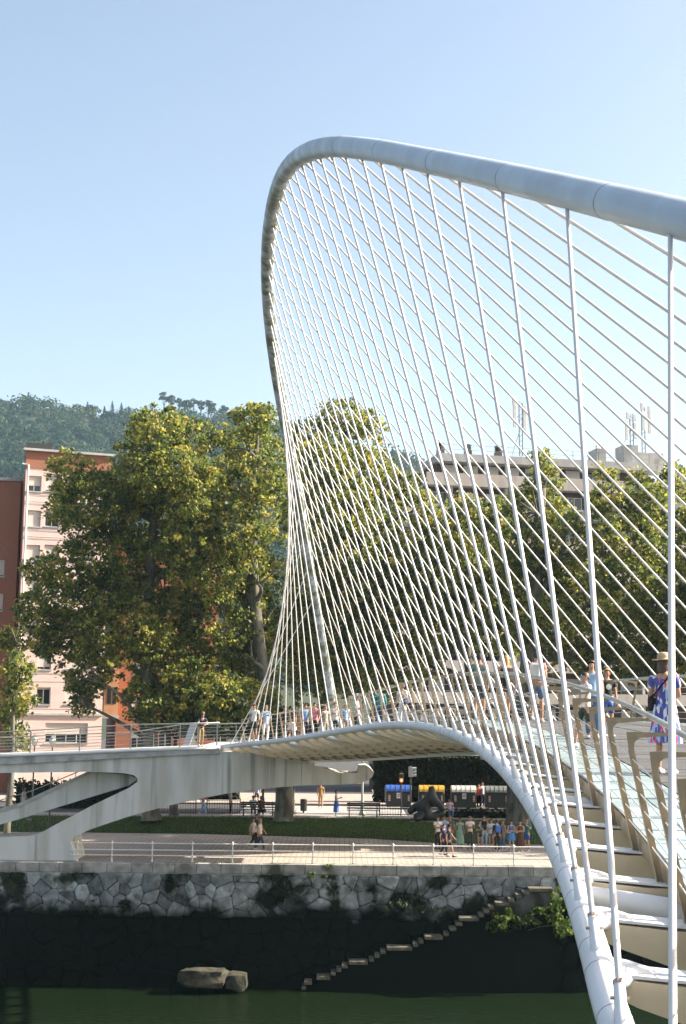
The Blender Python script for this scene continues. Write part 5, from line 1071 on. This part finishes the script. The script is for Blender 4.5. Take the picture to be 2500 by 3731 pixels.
def container(px, Y, w, lid, lab, sign=True):
    c = empty('recycling_container', (xof(px, Y), Y, ZS + .02), label=lab, category='container', group='recycling containers')
    mb = MB(); mb.prism([(-w / 2, -.65, .12), (w / 2, -.65, .12), (w / 2, .65, .12), (-w / 2, .65, .12)], (0, 0, 1.05)); mb.build('bin_body', DARKM, c, bevel=.05)
    n = 9; vs_ = []; 
    for i in range(n): a = math.pi * i / (n - 1); vs_ += [(-w / 2 - .02, -.70 * math.cos(a), 1.19 + .42 * math.sin(a)), (w / 2 + .02, -.70 * math.cos(a), 1.19 + .42 * math.sin(a))]
    fs_ = [(2 * i, 2 * i + 1, 2 * i + 3, 2 * i + 2) for i in range(n - 1)] + [tuple(2 * i for i in range(n)), tuple(2 * i + 1 for i in range(n - 1, -1, -1)), (0, 2 * n - 2, 2 * n - 1, 1)]
    mb = MB(); mb.quadmesh(vs_, fs_); ld = mb.build('lid', mat('lid_' + lid, LIDS[lid], tuple(x * .8 for x in LIDS[lid]), rough=.5, scale=3), c)
    for i in range(1, 5): x = -w / 2 + w * i / 5; mb = MB(); mb.tube([(x, -.70 * math.cos(a), 1.20 + .43 * math.sin(a)) for a in np.linspace(.1, math.pi - .1, 9)], .018, n=5); mb.build('lid_rib', mat('lid_' + lid, LIDS[lid]), ld)
    for sx in (-w / 2 - .05, w / 2 + .05): mb = MB(); mb.tube([(sx, 0, .5), (sx, 0, 1.55)], .03, n=6); mb.build('lift_arm', RAILG, c)
    for sx in (-w / 2 + .22, w / 2 - .15):
        mb = MB(); mb.box2((sx - .07, -.668, .55), (sx + .07, -.654, .95)); st = mb.build('reflector', mat('reflector_white', (.7, .62, .5), rough=.4), c)
        for q in range(3): mb = MB(); mb.prism([(sx - .07, -.674, .58 + q * .13), (sx + .07, -.674, .62 + q * .13), (sx + .07, -.674, .68 + q * .13), (sx - .07, -.674, .64 + q * .13)], (0, .005, 0)); mb.build('stripe', RED, st)
    if sign:
        mb = MB(); mb.box2((-.14, -.672, .72), (.14, -.656, 1.10)); sg = mb.build('notice', mat('notice_white', (.70, .68, .64), rough=.5), c)
        mb = MB(); n = 16; R0, R1 = .10, .072; vs_ = []
        for i in range(n): a = 2 * math.pi * i / n; vs_ += [(R0 * math.cos(a), -.677, .93 + R0 * math.sin(a)), (R1 * math.cos(a), -.677, .93 + R1 * math.sin(a))]
        mb.quadmesh(vs_, [(2 * i, (2 * i + 2) % (2 * n), (2 * i + 3) % (2 * n), 2 * i + 1) for i in range(n)]); mb.build('prohibition_ring', RED, sg)
        mb = MB(); mb.box((0, -.678, .93), (.03, .004, .15), Matrix.Rotation(R(40), 3, 'Y')); mb.build('prohibition_bar', RED, sg)
    return c
container(1452, 97, 1.72, 'blue', 'recycling container with a bright blue ribbed lid')
container(1572, 97, 1.70, 'yellow', 'recycling container with a yellow lid behind the bronze sculpture', sign=False)
container(1688, 97, 1.66, 'grey', 'recycling container with a pale grey lid and red ring notice')
container(1808, 97, 1.55, 'dark', 'rightmost container with a dark metallic lid', sign=False)
# bronze sculpture on a plinth
sc_ = empty('sculpture', (xof(1565, 86.6), 86.6, .35), label='dark bronze figure sculpture on a grey stone plinth left of the group', category='statue')
mb = MB(); mb.box2((-1.35, -.7, -.3), (1.1, .7, .42)); mb.build('plinth', PLINTH, sc_, bevel=.06)
V = [(0, 0, .55), (-.35, 0, .75), (-.75, .05, .55), (-.2, 0, 1.15), (.15, -.05, 1.55), (.2, -.1, 1.95), (.15, -.12, 2.2), (.55, -.2, 1.25), (.75, -.4, .95), (-.35, -.35, .62), (-.65, -.6, .50), (.55, .1, .62), (.85, .05, 1.0), (-.6, .1, 1.1), (-.95, 0, .8)]
E_ = [(0, 1), (1, 2), (0, 3), (3, 4), (4, 5), (5, 6), (4, 7), (7, 8), (1, 9), (9, 10), (0, 11), (11, 12), (3, 13), (13, 14)]
me = skin_mesh('figure', V, E_, [.42, .42, .28, .40, .34, .14, .19, .18, .12, .22, .14, .34, .2, .24, .14], sub=2); o = obj('figure', me, sc_, (-.1, 0, -.12), scale=(1.3, 1.2, 1.22)); slot(o, BRONZE)
# traffic signals
LENS_R = mat('red_signal', (.8, .08, .03), emit=((1, .10, .03), 3.0)); LENS_D = mat('signal_off', (.03, .04, .03), rough=.2); SIGW = mat('signal_grey', (.55, .55, .52), (.45, .45, .42), rough=.5, scale=5)
def signal(px, y0, y1, Y, lab, red, side_on):
    z1, z0 = at(px, y0, Y).z, at(px, y1, Y).z; t = empty('traffic_signal', (xof(px, Y), Y, ZS), label=lab, category='traffic light', group='traffic signals'); h = z1 - z0
    mb = MB(); mb.tube([(0, .2, 0), (0, .2, z1 - ZS + .1)], .05, n=8); mb.build('pole', DARKM, t)
    mb = MB(); mb.box2((-.14, -.1, z0 - ZS), (.14, .15, z1 - ZS)); hd = mb.build('signal_head', DARKM if not side_on else SIGW, t, bevel=.02)
    n = 3 if side_on else 2
    for i in range(n):
        zc = z0 - ZS + h * (i + .5) / n
        if side_on: mb = MB(); mb.tube([(.12, .02, zc), (.38, .02, zc)], .09, n=10); mb.build('visor', SIGW, hd)
        else:
            mb = MB(); mb.tube([(0, -.125, zc), (0, -.10, zc)], .10, n=12); mb.build('lens', LENS_R if (red and i == 0) else LENS_D, hd); mb = MB(); mb.box2((-.13, -.24, zc + .115), (.13, -.1, zc + .13)); mb.build('visor', SIGW, hd)
signal(1463, 2817, 2852, 93, 'pedestrian signal showing red under the bridge', True, False)
signal(1497, 2794, 2831, 92, 'pale three lamp traffic signal seen from the side', False, True)
# lamp posts, litter bin, bollard-like lamp base
def lamp(px, Y, ytop, lab, kind):
    z1 = at(px, ytop, Y).z - (ZS if kind != 'globe' else 0); l = empty('lamp_post', (xof(px, Y), Y, ZS if kind != 'globe' else 0), label=lab, category='lamp', group='lamp posts')
    if kind == 'globe':
        mb = MB(); mb.tube([(0, 0, 0), (0, 0, z1 - .3)], [.06, .04], n=8); mb.build('pole', DARKM, l); mb = MB(); mb.lathe((0, 0, z1 - .55), [(.06, 0), (.10, .1), (.15, .15), (.2, .35), (.2, .5), (.12, .62), (.04, .75)], n=12); mb.build('lantern', mat('opal_glass', (.72, .70, .64), rough=.3), l, smooth=True)
    else:
        mb = MB(); mb.lathe((0, 0, 0), [(.22, 0), (.22, .15), (.13, .3), (.11, .9), (.08, 1.0), (.06, z1 * .6), (.05, z1)], n=10); mb.build('pole', DARKM if kind == 'dark' else RAILG, l, smooth=True)
        mb = MB(); mb.tube([(0, 0, z1 - .1), (.3, 0, z1 + .3), (1.0, 0, z1 + .35)], .04, n=6); mb.build('arm', DARKM, l); mb = MB(); mb.box((1.1, 0, z1 + .33), (.6, .25, .12)); mb.build('lamp_head', DARKM, l, bevel=.03)
lamp(127, 84, 2688, 'left of two white globe lanterns behind the ramp railing', 'globe'); lamp(192, 84, 2690, 'right of two white globe lanterns behind the ramp railing', 'globe')
lamp(1072, 90.5, 2500, 'dark lamp post with wide base right of the thick plane trunk', 'dark'); lamp(1322, 90, 2450, 'grey lamp post behind the concrete nose', 'grey'); lamp(962, 92, 2500, 'dark lamp post left of the thick plane trunk', 'dark')
lb_ = empty('litter_bin', (xof(1110, 92), 92, ZS), label='small dark litter bin on the street left of the crossing person', category='bin'); mb = MB(); mb.lathe((0, 0, .12), [(.2, 0), (.22, .1), (.23, .7), (.24, .72), (.2, .78)], n=12); mb.build('bin_body', DARKM, lb_, smooth=True); mb = MB(); mb.tube([(0, 0, 0), (0, 0, .14)], .06, n=6); mb.build('foot', DARKM, lb_)
yb_ = empty('yellow_box', tuple(onz(495, 2985, ZS - .3)), label='small yellow box under the concrete arm behind the grass', category='box'); mb = MB(); mb.box2((-.4, -.2, 0), (.4, .2, .45)); mb.build('box_body', mat('yellow_paint', (.6, .42, .03), (.5, .35, .03), rough=.5, scale=4), yb_, bevel=.03); mb = MB(); mb.box2((-.43, -.23, .452), (.43, .23, .50)); mb.build('lid', mat('yellow_paint', (.6, .42, .03)), yb_)
# ornamental iron fence pieces along the path
def fence(p0, p1, Y, lab, m=DARKM, h=.85):
    a = xof(p0, Y); b = xof(p1, Y); f = empty('iron_fence', (a, Y, ZS + .05), label=lab, category='fence', group='ornamental iron fences'); L = b - a; n = max(2, int(L / .16))
    for z in (.08, h - .2, h): mb = MB(); mb.box2((0, -.015, z - .015), (L, .015, z + .015)); mb.build('rail', m, f)
    for i in range(n + 1): x = L * i / n; mb = MB(); mb.box2((x - .01, -.01, 0), (x + .01, .01, h)); mb.build('bar', m, f)
    for i in range(max(1, int(L / 1.5)) + 1): x = L * i / max(1, int(L / 1.5)); mb = MB(); mb.lathe((x, 0, 0), [(.035, 0), (.035, h + .05), (.05, h + .08), (.015, h + .16)], n=8); mb.build('post', m, f)
fence(560, 720, 89.4, 'dark iron fence left of the benches under the arm'); fence(760, 880, 89.4, 'dark iron fence immediately left of the left bench'); fence(1385, 1462, 89.4, 'dark iron fence between the right bench and the sculpture')
fence(1860, 2060, 89.4, 'dark iron fence behind the right plane trunk')
# ------------------------------------------------------------------ haze
hz = MB(); hz.box2((-1600, -60, ZW - 8), (1600, 1400, 330)); hm = bpy.data.materials.new('haze'); hm.use_nodes = True; n = hm.node_tree
for nd in list(n.nodes):
    if nd.type == 'BSDF_PRINCIPLED': n.nodes.remove(nd)
pv = n.nodes.new('ShaderNodeVolumePrincipled'); pv.inputs['Color'].default_value = (.50, .78, 1, 1); pv.inputs['Density'].default_value = .00015; pv.inputs['Anisotropy'].default_value = .25
link_(n, pv.outputs[0], n.nodes['Material Output'].inputs['Volume'])
hz.build('haze', hm, None, kind='stuff', label='thin bluish air veiling the distant hill', category='haze')
